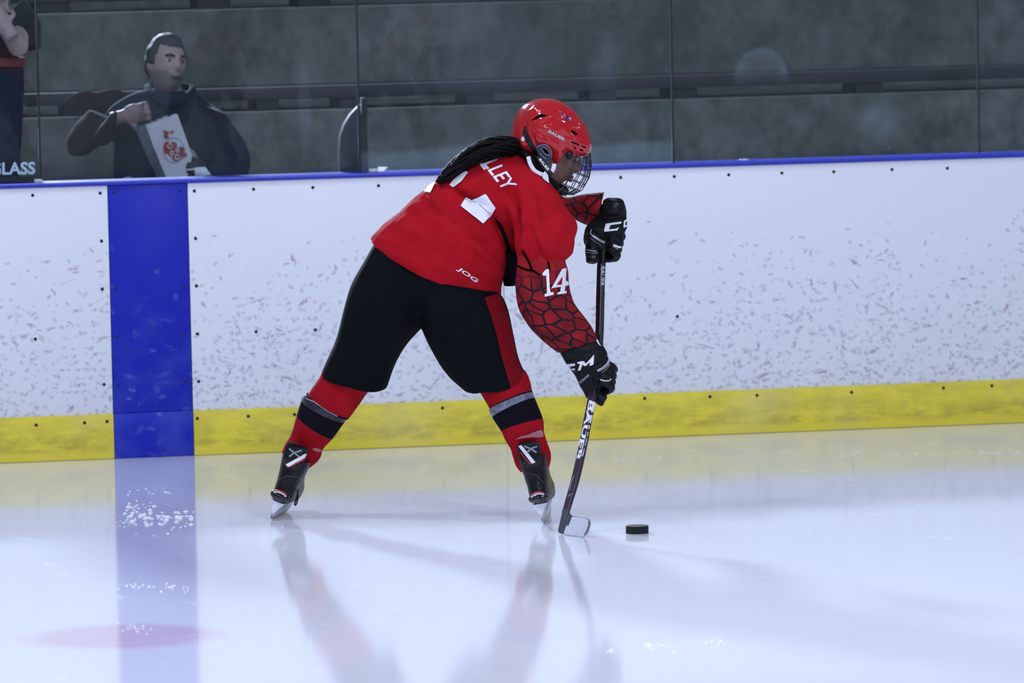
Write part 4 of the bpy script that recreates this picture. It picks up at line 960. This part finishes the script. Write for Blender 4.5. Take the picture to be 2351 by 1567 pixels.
for nm, polys, mt in (('cuff_lettering', [[(1325,831),(1336.5,828),(1341,829),(1345,834.5),(1364,813.5),(1362.6,836),(1353,839.6),(1355.5,830),(1346,839),(1340.5,840),(1338,835.5),(1332.7,849),(1326.6,850),(1332,835.5),(1326,834)]], 'white'),
        ('cuff_lettering', [[(1302,835),(1320.5,833.5),(1320.5,839),(1309,841),(1312,846),(1321,845),(1319,850),(1309,848),(1303,839)]], 'white'),
        ('piping', ribbon([(1371,850),(1384,843),(1394,834),(1398,824),(1394,813)], 2.6), 'offwhite'), ('piping', ribbon([(1373,852),(1386,846),(1396,837),(1400,827)], 1.4), 'offwhite'), ('piping', ribbon([(1382,855),(1392,847),(1400,836)], 1.2), 'grey'),
        ('piping', ribbon([(1329,878),(1340,869),(1352,859)], 2.6), 'grey'), ('piping', ribbon([(1333,880),(1343,871),(1353,862)], 1.2), 'grey'), ('piping', ribbon([(1378,871),(1388,874),(1398,874),(1403,869)], 2.6), 'offwhite'), ('piping', ribbon([(1412,853),(1418,856),(1421,862)], 2.4), 'grey')):
    decal(nm, polys, bv, mt, lg, 0.0015, 5)
v, f = tube(smooth_path([PL(1370,780,-0.17), PL(1374,788,-0.175), PL(1379,796,-0.17)], 3), 0.0035, 6); mk('cuff_tab', v, f, 'strapw', lg)

# ---- helmet
hel = [(1176,330), (1179,300), (1187,270), (1202,246), (1224,231), (1250,225), (1276,228), (1303,242), (1325,264), (1341,288), (1351,313), (1354,333), (1350,349), (1342,357), (1322,361), (1302,361), (1288,358), (1281,366), (1274,378), (1262,379), (1248,372), (1228,362), (1208,355), (1190,345)]
HLAT = HL if HL.dot(G) > 0 else -HL
V, F = inflate(PL, hel, 0.06, 0.118, HLAT, 2.7, 25, 4, (1262, 300))
co, fc, no = weld([(V, F)], 0.0042, 2)
# moulded ridges and grooves of the shell
co = folds(co, no, [(1206,262,1205,330,4,-0.006), (1212,250,1222,240,4,-0.005), (1214,300,1232,345,6,-0.008), (1230,292,1290,300,5,0.004), (1222,284,1262,268,5,0.005), (1262,262,1330,300,6,0.005), (1196,300,1200,340,4,0.004), (1240,300,1262,330,4,-0.003), (1285,285,1325,325,4,0.004), (1300,318,1345,335,4,0.004), (1212,258,1240,240,4,0.005), (1270,250,1300,258,4,0.004), (1300,262,1345,310,5,-0.003), (1225,312,1300,346,7,0.003), (1260,240,1320,268,4,-0.004)])
helmet = mk('helmet', co, fc, 'helmet', root)
bv = bvh_of(helmet)
for nm, polys, mt in (('vent', [[(1219,277),(1230,268),(1243,261),(1257,265),(1240,270)]], 'dark'), ('vent', [[(1311,299),(1316,299),(1328,309),(1322,310),(1311,304)]], 'dark'),
        ('vent', [[(1312,324),(1330,331),(1330,334),(1312,327)], [(1336,334),(1345,337),(1345,340),(1336,337)], [(1317,337),(1323,339),(1323,342),(1317,340)], [(1331,342),(1339,344),(1339,347),(1331,345)]], 'dark'),
        ('shell_gap', [[(1203,289),(1206,288),(1211,305),(1222,325),(1232,345),(1244,365),(1240,374),(1228,356),(1214,335),(1204,318),(1199,304)]], 'black'),
        ('sticker', [blob(1180.5, 323, 4.2, 8.5, 12, 0.1)], 'silver'), ('sticker', [blob(1201, 319, 4.6, 5.6)], 'silver'), ('sticker', [blob(1295.5, 264.5, 4.5, 5.5)], 'stickred'), ('sticker', [blob(1304, 272, 6.5, 5.5, 12, 0.6)], 'stickblue'), ('sticker', [blob(1307, 273, 3.8, 3.8)], 'silver'), ('sticker', [blob(1290, 263, 3, 6, 10, 0.4)], 'stickblue'),
        ('screw_head', [blob(1200, 337, 4, 4)], 'jersey')):
    decal(nm, polys, bv, mt, helmet, 0.0012, 5)
q = decal('helmet_lettering', text_bm('BAUER', (1258.5, 303.5), (37, 20.5), (2.8, -6), 0.03), bv, 'offwhite', helmet, 0.0014, 4); q['label'] = 'white lettering reading BAUER on the helmet side'
v, f = tube([PL(1352, 318, 0.06-0.01), PL(1354, 330, 0.05), PL(1351, 346, 0.05)], [0.003, 0.004, 0.003], 6); mk('forehead_bumper', v, f, 'silver', helmet)
# ear guard, straps
def near(x, y, lift=0.004):
    h = bv.ray_cast(CAM, ray(x, y).normalized()); d = ray(x, y).normalized()
    return (h[0]-d*lift) if h[0] is not None else PL(x, y, -0.05)
ea = [(1229,337), (1240,331), (1254,332), (1262,339), (1268,350), (1267,364), (1262,378), (1252,376), (1244,368), (1236,354)]
base_d = PL(1250, 352, 0.06)-HLAT*0.112
def plate(pts, lift):
    F0 = Frame(depth_of(base_d)); return [F0(a, b, -lift) for a, b in pts]
p0 = plate(ea, 0.006); v, f = slab(p0, [p+HLAT*0.007 for p in p0]); ear = mk('ear_guard', v, f, 'visor', helmet, angle=0.5)
for ring in ([(1233,338),(1246,332),(1258,336),(1266,350),(1264,362)], [(1242,340),(1250,352),(1259,357),(1261,349),(1252,339),(1244,337)], [(1240,353),(1248,362),(1254,364)]):
    v, f = tube(smooth_path(plate(ring, 0.010), 3), 0.0022, 6); mk('ear_guard_rim', v, f, 'visorlt', ear)
hole = plate([(1246,341),(1252,340),(1260,350),(1258,355),(1250,349)], 0.0075); v, f = slab(hole, [p+HLAT*0.002 for p in hole]); mk('ear_hole', v, f, 'dark', ear, angle=0.5)
def strap(pts, w, mat, nm, lift=0.010, lab=None):
    P_ = plate(pts, lift); P_ = [Vector(p) for p in smooth_path(P_, 4)]
    v, f = tube(P_, w, 8, flat=0.28, normal=RT); s = mk(nm, v, f, mat, helmet)
    if lab: s['label'] = lab
    return s
strap([(1213,359), (1217,375), (1226,390), (1236,397), (1246,401)], 0.0072, 'strapw', 'chin_strap', 0.004)
strap([(1236,360), (1247,378), (1257,390), (1266,402)], 0.0085, 'black', 'chin_strap', 0.014)
strap([(1273,376), (1270,388), (1266,394)], 0.0075, 'strapw', 'chin_strap', 0.006)
cp = plate([(1246,400), (1252,392), (1258,400), (1261,420), (1252,414), (1246,408)], 0.012); v, f = slab(cp, [p+HLAT*0.006 for p in cp]); mk('chin_cup_tab', v, f, 'strapw', helmet, angle=0.5)
tb = [(1237.5,362.5), (1240,361), (1259.5,389), (1257,391.5)]
bvs = bvh_of(*[o for o in bpy.data.objects if o.name.startswith('chin_strap')])
q = decal('strap_lettering', text_bm('BAUER', (1236.5, 366), (21, 27), (5.0, -3.2), 0.03), bvs, 'white', helmet, 0.0015, 4)
mk('cage_clip', *ellipsoid(PL(1292, 352, 0.06)-HLAT*0.098, [HF*0.013, HLAT*0.008, HU*0.015], 12, 8), 'black', helmet)
# wire cage
prof_u = [0.050, 0.012, -0.030, -0.078, -0.104, -0.116]; prof_f = [0.118, 0.140, 0.150, 0.143, 0.120, 0.086]
def cage_pt(l, u):
    fp_ = float(np.interp(-u, [-x for x in prof_u], prof_f)); s = max(0.0, 1-(abs(l)/0.098)**2.6)**(1/2.6)
    return HC+HF*(0.028+(fp_-0.028)*s)+HLAT*l+HU*u
cw = []
def wire(pts, r): cw.append(tube(pts, r, 6))
ls = [-0.0975+0.195*k/26 for k in range(27)]
for u in (0.030, 0.0, -0.030, -0.058, -0.084): wire([cage_pt(l, u) for l in ls], 0.0015)
for u in (0.050, -0.104): wire([cage_pt(l, u) for l in ls], 0.0026)
us = list(np.interp(np.linspace(0, 5, 21), range(6), prof_u))
for l in (-0.088, -0.066, -0.040, -0.014, 0.014, 0.040, 0.066, 0.088): wire([cage_pt(l, u) for u in us if u > -0.108], 0.0015)
wire([cage_pt(-0.096, u) for u in us], 0.0026); wire([cage_pt(0.096, u) for u in us], 0.0026)
for l in (-0.03, 0.03): wire([cage_pt(l, u) for u in us], 0.0019)
V, F = merge(*cw); mk('cage', V, F, 'cage', helmet)['label'] = 'black wire face cage'
v, f = ellipsoid(HC+HF*0.078-HU*0.104, [HF*0.030, HLAT*0.036, HU*0.020], 16, 10); mk('chin_cup', v, f, 'black', helmet)
# black neck guard under the chin
v, f, _, _ = loft(PL, [(1212,352,1262,392,0.07,0.062), (1222,362,1278,412,0.07,0.062), (1236,380,1290,432,0.07,0.06), (1252,402,1298,446,0.07,0.055), (1266,424,1302,452,0.07,0.045)], 24); mk('neck_guard', v, f, 'black', root)
# ---- braids
hb = []
ctl = [(1196,338,0.04), (1165,335,0.0), (1125,340,-0.02), (1085,357,-0.03), (1050,382,-0.04), (1022,405,-0.05), (1003,418,-0.055)]
rh = [0.018, 0.028, 0.031, 0.029, 0.023, 0.015, 0.006]
rng = random.Random(11)
cen = smooth_path([PL(*c) for c in ctl], 5); rr = np.interp(np.linspace(0, 6, len(cen)), range(7), rh)
for k in range(40):
    th = rng.random()*6.283; q = math.sqrt(rng.random()); ph = rng.random()*6; pts, rad = [], []
    end = len(cen)-rng.choice((0, 0, 1, 2, 3, 5))
    for i in range(end):
        t = Vector(cen[min(i+1, len(cen)-1)]-cen[max(i-1, 0)]).normalized(); n1 = t.cross(G).normalized(); n2 = t.cross(n1)
        a_ = th+0.5*math.sin(i*0.22+ph)
        pts.append(Vector(cen[i])+n1*math.cos(a_)*q*rr[i]*1.1+n2*math.sin(a_)*q*rr[i]*1.4); rad.append((0.0050+0.0011*math.sin(i*2.2+ph))*(1 if i < end-3 else 0.7))
    hb.append(tube(pts, rad, 7))
mh = len(cen); hb.append(tube([Vector(c) for c in cen], [r*0.95 for r in rr], 14))
hb.append(tube(smooth_path([PL(1178,336,0.04), PL(1205,352,0.0), PL(1224,372,-0.03), PL(1250,404,-0.02), PL(1272,432,0.0)], 4), [0.016]*5+[0.014]*6+[0.012]*6, 10))
V, F = merge(*hb); mk('braids', V, F, 'hair', root)['label'] = 'thick bundle of long black braids falling over the back'

# ================================================================== SPECTATORS
def person_head_bits(c, HF_, HL_, HU_, par, s, hairmat='mhair'):
    for sg in (-1, 1):
        e = c+HF_*0.079*s+HL_*sg*0.031*s+HU_*0.013*s
        v, f = ellipsoid(e, [HF_*0.009, HL_*0.013, HU_*0.006], 10, 6); ey = mk('eye', v, f, 'eye', par)
        v, f = ellipsoid(e+HF_*0.006, [HF_*0.0045, HL_*0.0065, HU_*0.0055], 8, 6); mk('iris', v, f, 'black', ey)
        v, f = tube([c+HF_*0.098*s+HL_*sg*0.014*s+HU_*0.031*s, c+HF_*0.096*s+HL_*sg*0.033*s+HU_*0.036*s, c+HF_*0.083*s+HL_*sg*0.052*s+HU_*0.031*s], [0.0045, 0.005, 0.003], 6); mk('eyebrow', v, f, hairmat, par)
    v, f = tube([c+HF_*0.090*s+HL_*-0.024*s-HU_*0.0565*s, c+HF_*0.1075*s-HU_*0.055*s, c+HF_*0.090*s+HL_*0.024*s-HU_*0.0565*s], [0.003, 0.0055, 0.003], 8); mk('lips', v, f, 'lips', par)
def hair_cap(c, HF_, HL_, HU_, s, par, mat, seed):
    V, F = head_shell(c, HF_, HL_, HU_, s, 0.0)[0]
    co = np.array(V); d = co-np.array(c); a = d@np.array(HF_); l = np.abs(d@np.array(HL_)); u = d@np.array(HU_)
    jag = 0.006*np.array([noise.noise(Vector(p)*70) for p in V])
    depth = np.maximum.reduce([np.minimum((u-0.066*s+0.012*(l/0.05)**2*(-1))/0.03+jag/0.03, 1), np.minimum((0.040*s-a)/0.03, (u+0.005*s)/0.02)+jag/0.03, np.minimum((-0.012*s-a)/0.03, (u+0.055*s)/0.03)+jag/0.03])
    keep = depth > 0
    n = d/np.linalg.norm(d, axis=1)[:, None]
    jit = np.array([noise.noise(Vector(p)*45+Vector((seed, 0, 0))) for p in V])
    co2 = co+n*((0.010+0.006*jit+0.010*np.clip(u/0.1, 0, 1))*np.clip(depth*1.2, 0.15, 1))[:, None]
    F2 = [f for f in F if all(keep[i] for i in f)]
    nV = len(V); edge = {}
    for f in F2:
        for i in range(len(f)):
            e = (f[i], f[(i+1) % len(f)]); edge[e] = 1
    rim = [(a_, b_) for (a_, b_) in edge if (b_, a_) not in edge]
    FF = F2+[tuple(reversed([i+nV for i in f])) for f in F2]+[(b_, a_, a_+nV, b_+nV) for a_, b_ in rim]
    return mk('hair', list(map(tuple, co2))+list(map(tuple, co-n*0.004)), FF, mat, par)
def hand_shell(wrist, palm_dir, across, thumb_dir, curl, s=1.0):
    """palm with four unequal bent fingers and a thumb leaving its side"""
    palm_dir, across = palm_dir.normalized(), across.normalized(); nrm = palm_dir.cross(across).normalized()*curl
    ps = [ellipsoid(wrist+palm_dir*0.045*s, [palm_dir*0.055*s, across*0.042*s, nrm*0.018*s], 16, 10), tube([wrist-palm_dir*0.05*s, wrist+palm_dir*0.02*s], [0.029*s, 0.027*s], 12)]
    for k, ln in enumerate((0.072, 0.082, 0.076, 0.060)):
        b = wrist+palm_dir*0.088*s+across*(0.030-0.020*k)*s
        p1 = b+(palm_dir*0.75+nrm*0.65)*ln*0.5*s; p2 = p1+(palm_dir*0.25+nrm*0.97)*ln*0.36*s; p3 = p2+(-palm_dir*0.3+nrm*0.9)*ln*0.25*s
        ps.append(tube(smooth_path([b-palm_dir*0.03*s, b, p1, p2, p3], 3), 0.0088*s, 8))
    b = wrist+palm_dir*0.03*s+across*0.034*s; p1 = b+(across*0.7+palm_dir*0.6+nrm*0.3)*0.036*s; p2 = p1+(palm_dir*0.8+nrm*0.6)*0.032*s
    ps.append(tube(smooth_path([b-across*0.02*s, b, p1, p2], 3), 0.0102*s, 8))
    return ps

MY = 1.02
MP = Frame(depth_of(PY(380, 300, MY)))
man = empty('person', Vector((PY(400, 400, MY).x, MY, 0.85))); tag(man, 'dark-haired man in a navy hoodie seated behind the glass, eating popcorn', 'person')
mF = (RT*0.50-FW*0.86-UP*0.03).normalized(); mU = (UP*0.99+RT*0.04+FW*0.10).normalized(); mL = mU.cross(mF).normalized(); mF = mL.cross(mU).normalized()
mC = MP(382, 152, 0.0); MS = 0.96
wr = MP(283, 268, -0.13); wl = MP(465, 392, -0.16)
rh_ = hand_shell(wr, (MP(352, 252, -0.17)-wr), UP*-1.0+RT*0.2, RT, -1.0, 1.02)
lh_ = hand_shell(wl, (MP(425, 372, -0.20)-wl), UP*0.9+FW*-0.2, RT, 1.0, 0.95)
MT = [(262,420,545,420,0.06,0.13), (258,380,540,380,0.06,0.14), (262,330,520,330,0.05,0.14), (240,285,508,282,0.04,0.13), (250,250,490,248,0.03,0.11), (288,222,462,222,0.02,0.085), (345,205,432,208,0.02,0.06)]
ARM_R = [(205,250,300,290,0.02,0.075), (172,282,262,318,-0.02,0.075), (156,318,240,338,-0.07,0.07), (160,352,222,318,-0.12,0.065), (205,352,232,286,-0.14,0.058), (245,318,252,262,-0.14,0.048), (268,296,268,254,-0.135,0.042)]
ARM_L = [(440,225,520,262,0.02,0.08), (462,268,545,300,0.0,0.085), (480,318,566,330,-0.04,0.08), (490,362,576,372,-0.09,0.075), (478,375,560,420,-0.13,0.065), (468,370,500,415,-0.15,0.05)]
parts = [loft(MP, inset(MT, 0.8, 0.8), 20)[:2], loft(MP, inset(ARM_R, 0.6, 0.65), 14)[:2], loft(MP, inset(ARM_L, 0.6, 0.65), 14)[:2], tube([MP(390, 240, 0.03), MP(386, 205, 0.02), mC-mU*0.05], [0.062, 0.056, 0.054], 14)]
parts += head_shell(mC, mF, mL, mU, MS)+rh_+lh_
hip = MP(400, 440, 0.10)
for sx in (-0.11, 0.11):
    kn = hip+_r0*(sx*1.5)-G*0.42+Vector((0, 0, 0.0)); ft = Vector((kn.x, kn.y+0.02, 0.36)); parts += [tube([hip+_r0*sx, kn, ft+Vector((0, 0, 0.05)), ft-Vector((0, 0.12, 0.02))], [0.085, 0.062, 0.042, 0.03], 12)]
co, fc, no = weld(parts, 0.005, 2)
fcn = np.array([co[list(f)].mean(0) for f in fc]); a, l, u = in_head(fcn, mC, mF, mL, mU)
jg = 0.010*np.array([noise.noise(Vector(p)*60) for p in fcn])
stub = (u+jg < -0.046+0.35*np.abs(l)) & (u > -0.125) & (a > -0.005) & (np.abs(l) < 0.09)
mk('body', co, fc, ['mskin', 'mstub'], man, midx=[int(x) for x in stub])
person_head_bits(mC, mF, mL, mU, man, MS)
hair_cap(mC, mF, mL, mU, MS, man, 'mhair', 3.0)
co, fc, no = weld([loft(MP, MT, 30)[:2], loft(MP, ARM_L, 22)[:2]], 0.008, 6)
co = ripple(co, no, 0.008, (12, 12, 9), 8.0); mk('hoodie', co, fc, 'hoodie', man)
co, fc, no = weld([loft(MP, ARM_R, 22)[:2]], 0.008, 4); co = ripple(co, no, 0.008, (14, 14, 14), 2.0); mk('hoodie_sleeve', co, fc, 'mbrown', man)
v, f = tube(smooth_path([MP(340, 200, 0.05), MP(352, 222, -0.05), MP(388, 238, -0.085), MP(424, 226, -0.05), MP(440, 204, 0.05), MP(390, 196, 0.10), MP(340, 200, 0.05)], 4), 0.016, 10); mk('hood_collar', v, f, 'hoodie', man)
trs = []
for sx in (-0.11, 0.11):
    kn = hip+_r0*(sx*1.5)-G*0.42; ft = Vector((kn.x, kn.y+0.02, 0.36)); trs.append(tube([hip+_r0*sx+Vector((0, 0.06, 0)), hip+_r0*sx, kn, kn+(ft-kn)*0.15, ft+Vector((0, 0, 0.06))], [0.09, 0.095, 0.078, 0.07, 0.06], 14))
    v, f = ellipsoid(ft+Vector((0, -0.06, -0.02)), [Vector((0.045, 0, 0)), Vector((0, 0.13, 0)), Vector((0, 0, 0.045))], 14, 8); mk('shoe', v, f, 'spec', man)
co, fc, no = weld(trs, 0.009, 3); mk('trousers', co, fc, 'jeans', man)
# black-and-white cuff over the hand that holds the bag
v, f, _, _ = loft(MP, [(421,380,424,408,-0.19,0.03), (428,364,440,410,-0.20,0.045), (446,360,462,412,-0.19,0.05), (462,366,482,412,-0.17,0.045), (474,376,490,410,-0.15,0.04)], 20)
gl_ = mk('knit_glove', v, f, 'fin', man); bvk = bvh_of(gl_)
decal('white_band', [[(446,385),(470,383),(486,404),(484,410),(448,410)], ribbon([(422,389),(434,389),(446,388)], 3)[0], ribbon([(422,389),(434,389),(446,388)], 3)[1]], bvk, 'strapw', gl_, 0.003)
# popcorn bag
bag = empty('popcorn_bag', MP(400, 408, -0.22)); tag(bag, 'white paper popcorn bag with red print held by the seated man', 'popcorn bag')
bd = -0.235
def bag_pts(l, dd): return [MP(x, y, dd) for x, y in l]
fo = [(335,287),(341,283),(347,285),(354,279),(360,280),(367,273),(374,274),(381,268),(388,269),(395,263),(404,261),(408,263),(418,292),(430,325),(441,356),(436,385),(428,414),(384,414),(368,375),(350,330)]
fp = bag_pts(fo, bd); v, f = slab(fp, [p+G*0.004 for p in fp]); bfr = mk('front_sheet', v, f, 'paper', bag, angle=0.5)
sd_ = [(308,291,0.07),(320,287,0.035),(335,286,0.004),(350,330,0.004),(368,375,0.004),(384,414,0.004),(364,414,0.07),(345,375,0.07),(325,330,0.07)]
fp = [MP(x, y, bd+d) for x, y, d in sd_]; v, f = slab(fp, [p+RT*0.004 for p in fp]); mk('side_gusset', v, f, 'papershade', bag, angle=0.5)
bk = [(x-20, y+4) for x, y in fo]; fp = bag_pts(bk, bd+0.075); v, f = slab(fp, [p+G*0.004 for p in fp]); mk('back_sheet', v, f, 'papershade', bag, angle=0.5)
bvp = bvh_of(bfr)
ring = [(399+24*math.cos(t), 344+29*math.sin(t)) for t in [k*0.3 for k in range(22)]]
decal('emblem_ring', ribbon(ring, 1.6), bvp, 'papershade', bag, 0.002)
q = decal('emblem', [blob(384,336,9,11), blob(398,335,9,10), blob(394,349,9,9), blob(412,350,10,10), blob(405,362,10,8), blob(416,343,9,7), blob(422,355,7,6), blob(383,346,6,6)], bvp, 'redprint', bag, 0.0025); q['label'] = 'red rounded lettering in a circle'
for hx, hy, hr in ((390,335,4.6), (395,351,3.6), (407,360,4.6), (408,345,3.2)): decal('emblem_ring', ribbon([(hx+hr*math.cos(k*0.6), hy+hr*1.25*math.sin(k*0.6)) for k in range(11)], 2.4), bvp, 'paper', bag, 0.004)
decal('top_print', ribbon([(374,301),(381,299),(377,306),(386,303)], 4)+ribbon([(376,312),(384,309),(380,318),(388,314)], 4)+ribbon([(390,303),(398,300),(394,308)], 3.5)+[blob(383,305,5,4), blob(381,313,4,4)], bvp, 'redprint', bag, 0.0025)
# dark bag lying on the bench behind the man
pb = PY(200, 240, 1.60); v, f = ellipsoid(PY(205, 236, 1.565), [RT*0.10, UP*0.045, FW*0.045], 20, 12)
co, fc, no = weld([(v, f), ellipsoid(PY(250, 232, 1.565), [RT*0.07, UP*0.05, FW*0.045], 16, 10)], 0.008, 3); co = ripple(co, no, 0.012, (14, 14, 14), 4.0)
jk = tag(mk('jacket', co, fc, 'mbrown'), 'crumpled dark jacket lying on the tier behind the seated man', 'jacket')

# person cut by the left edge of the photo
SP = Frame(depth_of(PY(0, 150, 0.46)))
w2 = empty('person', Vector((PY(-40, 400, 0.46).x, 0.46, 0.30))); tag(w2, 'person in dark clothes with a raised bare forearm, cut by left edge of photo', 'person')
wF = (RT*0.75-FW*0.62-UP*0.25).normalized(); wL = UP.cross(wF).normalized(); wU = wF.cross(wL).normalized(); wC = SP(-26, 4, 0.0)
ST = [(-150,160,20,160,0.05,0.12), (-150,110,60,112,0.04,0.13), (-140,70,72,70,0.03,0.12), (-110,40,60,42,0.03,0.10), (-70,20,20,25,0.02,0.06)]
SLG = [(-150,150,54,150,0.05,0.13), (-155,200,56,200,0.05,0.14), (-150,280,52,280,0.05,0.14), (-145,420,45,420,0.05,0.13), (-140,600,40,600,0.05,0.11), (-130,840,30,840,0.05,0.09)]
hnd = hand_shell(SP(14, 66, -0.16), (SP(-6, 40, -0.14)-SP(14, 66, -0.16)), RT*0.8+UP*0.3, RT, 1.0, 1.0)
parts = [loft(SP, inset(ST, 0.8, 0.8), 18)[:2], loft(SP, inset(SLG, 0.8, 0.8), 18)[:2], tube([SP(-40, 60, 0.03), wC-wU*0.05], [0.06, 0.055], 12), tube([SP(40, 70, 0.0), SP(42, 108, -0.12), SP(14, 66, -0.16)], [0.045, 0.040, 0.030], 12)]+head_shell(wC, wF, wL, wU, 0.95)+hnd
co, fc, no = weld(parts, 0.006, 2); mk('body', co, fc, 'mskin', w2)
person_head_bits(wC, wF, wL, wU, w2, 0.95); hair_cap(wC, wF, wL, wU, 0.95, w2, 'mhair', 9.0)
co, fc, no = weld([loft(SP, ST, 26)[:2], tube([SP(30, 30, 0.02), SP(62, 60, 0.0), SP(66, 110, -0.02)], [0.07, 0.06, 0.045], 14)], 0.009, 4); co = ripple(co, no, 0.008, (12, 12, 12), 6.0); mk('coat', co, fc, 'greencoat', w2)
co, fc, no = weld([loft(SP, SLG, 26)[:2]], 0.01, 3); mk('trousers', co, fc, 'navy', w2)
v, f, _, _ = loft(SP, [(-154,128,58,132,0.05,0.142), (-156,136,60,140,0.05,0.148), (-156,148,58,152,0.05,0.148)], 26); mk('waistband', v, f, 'redband', w2)
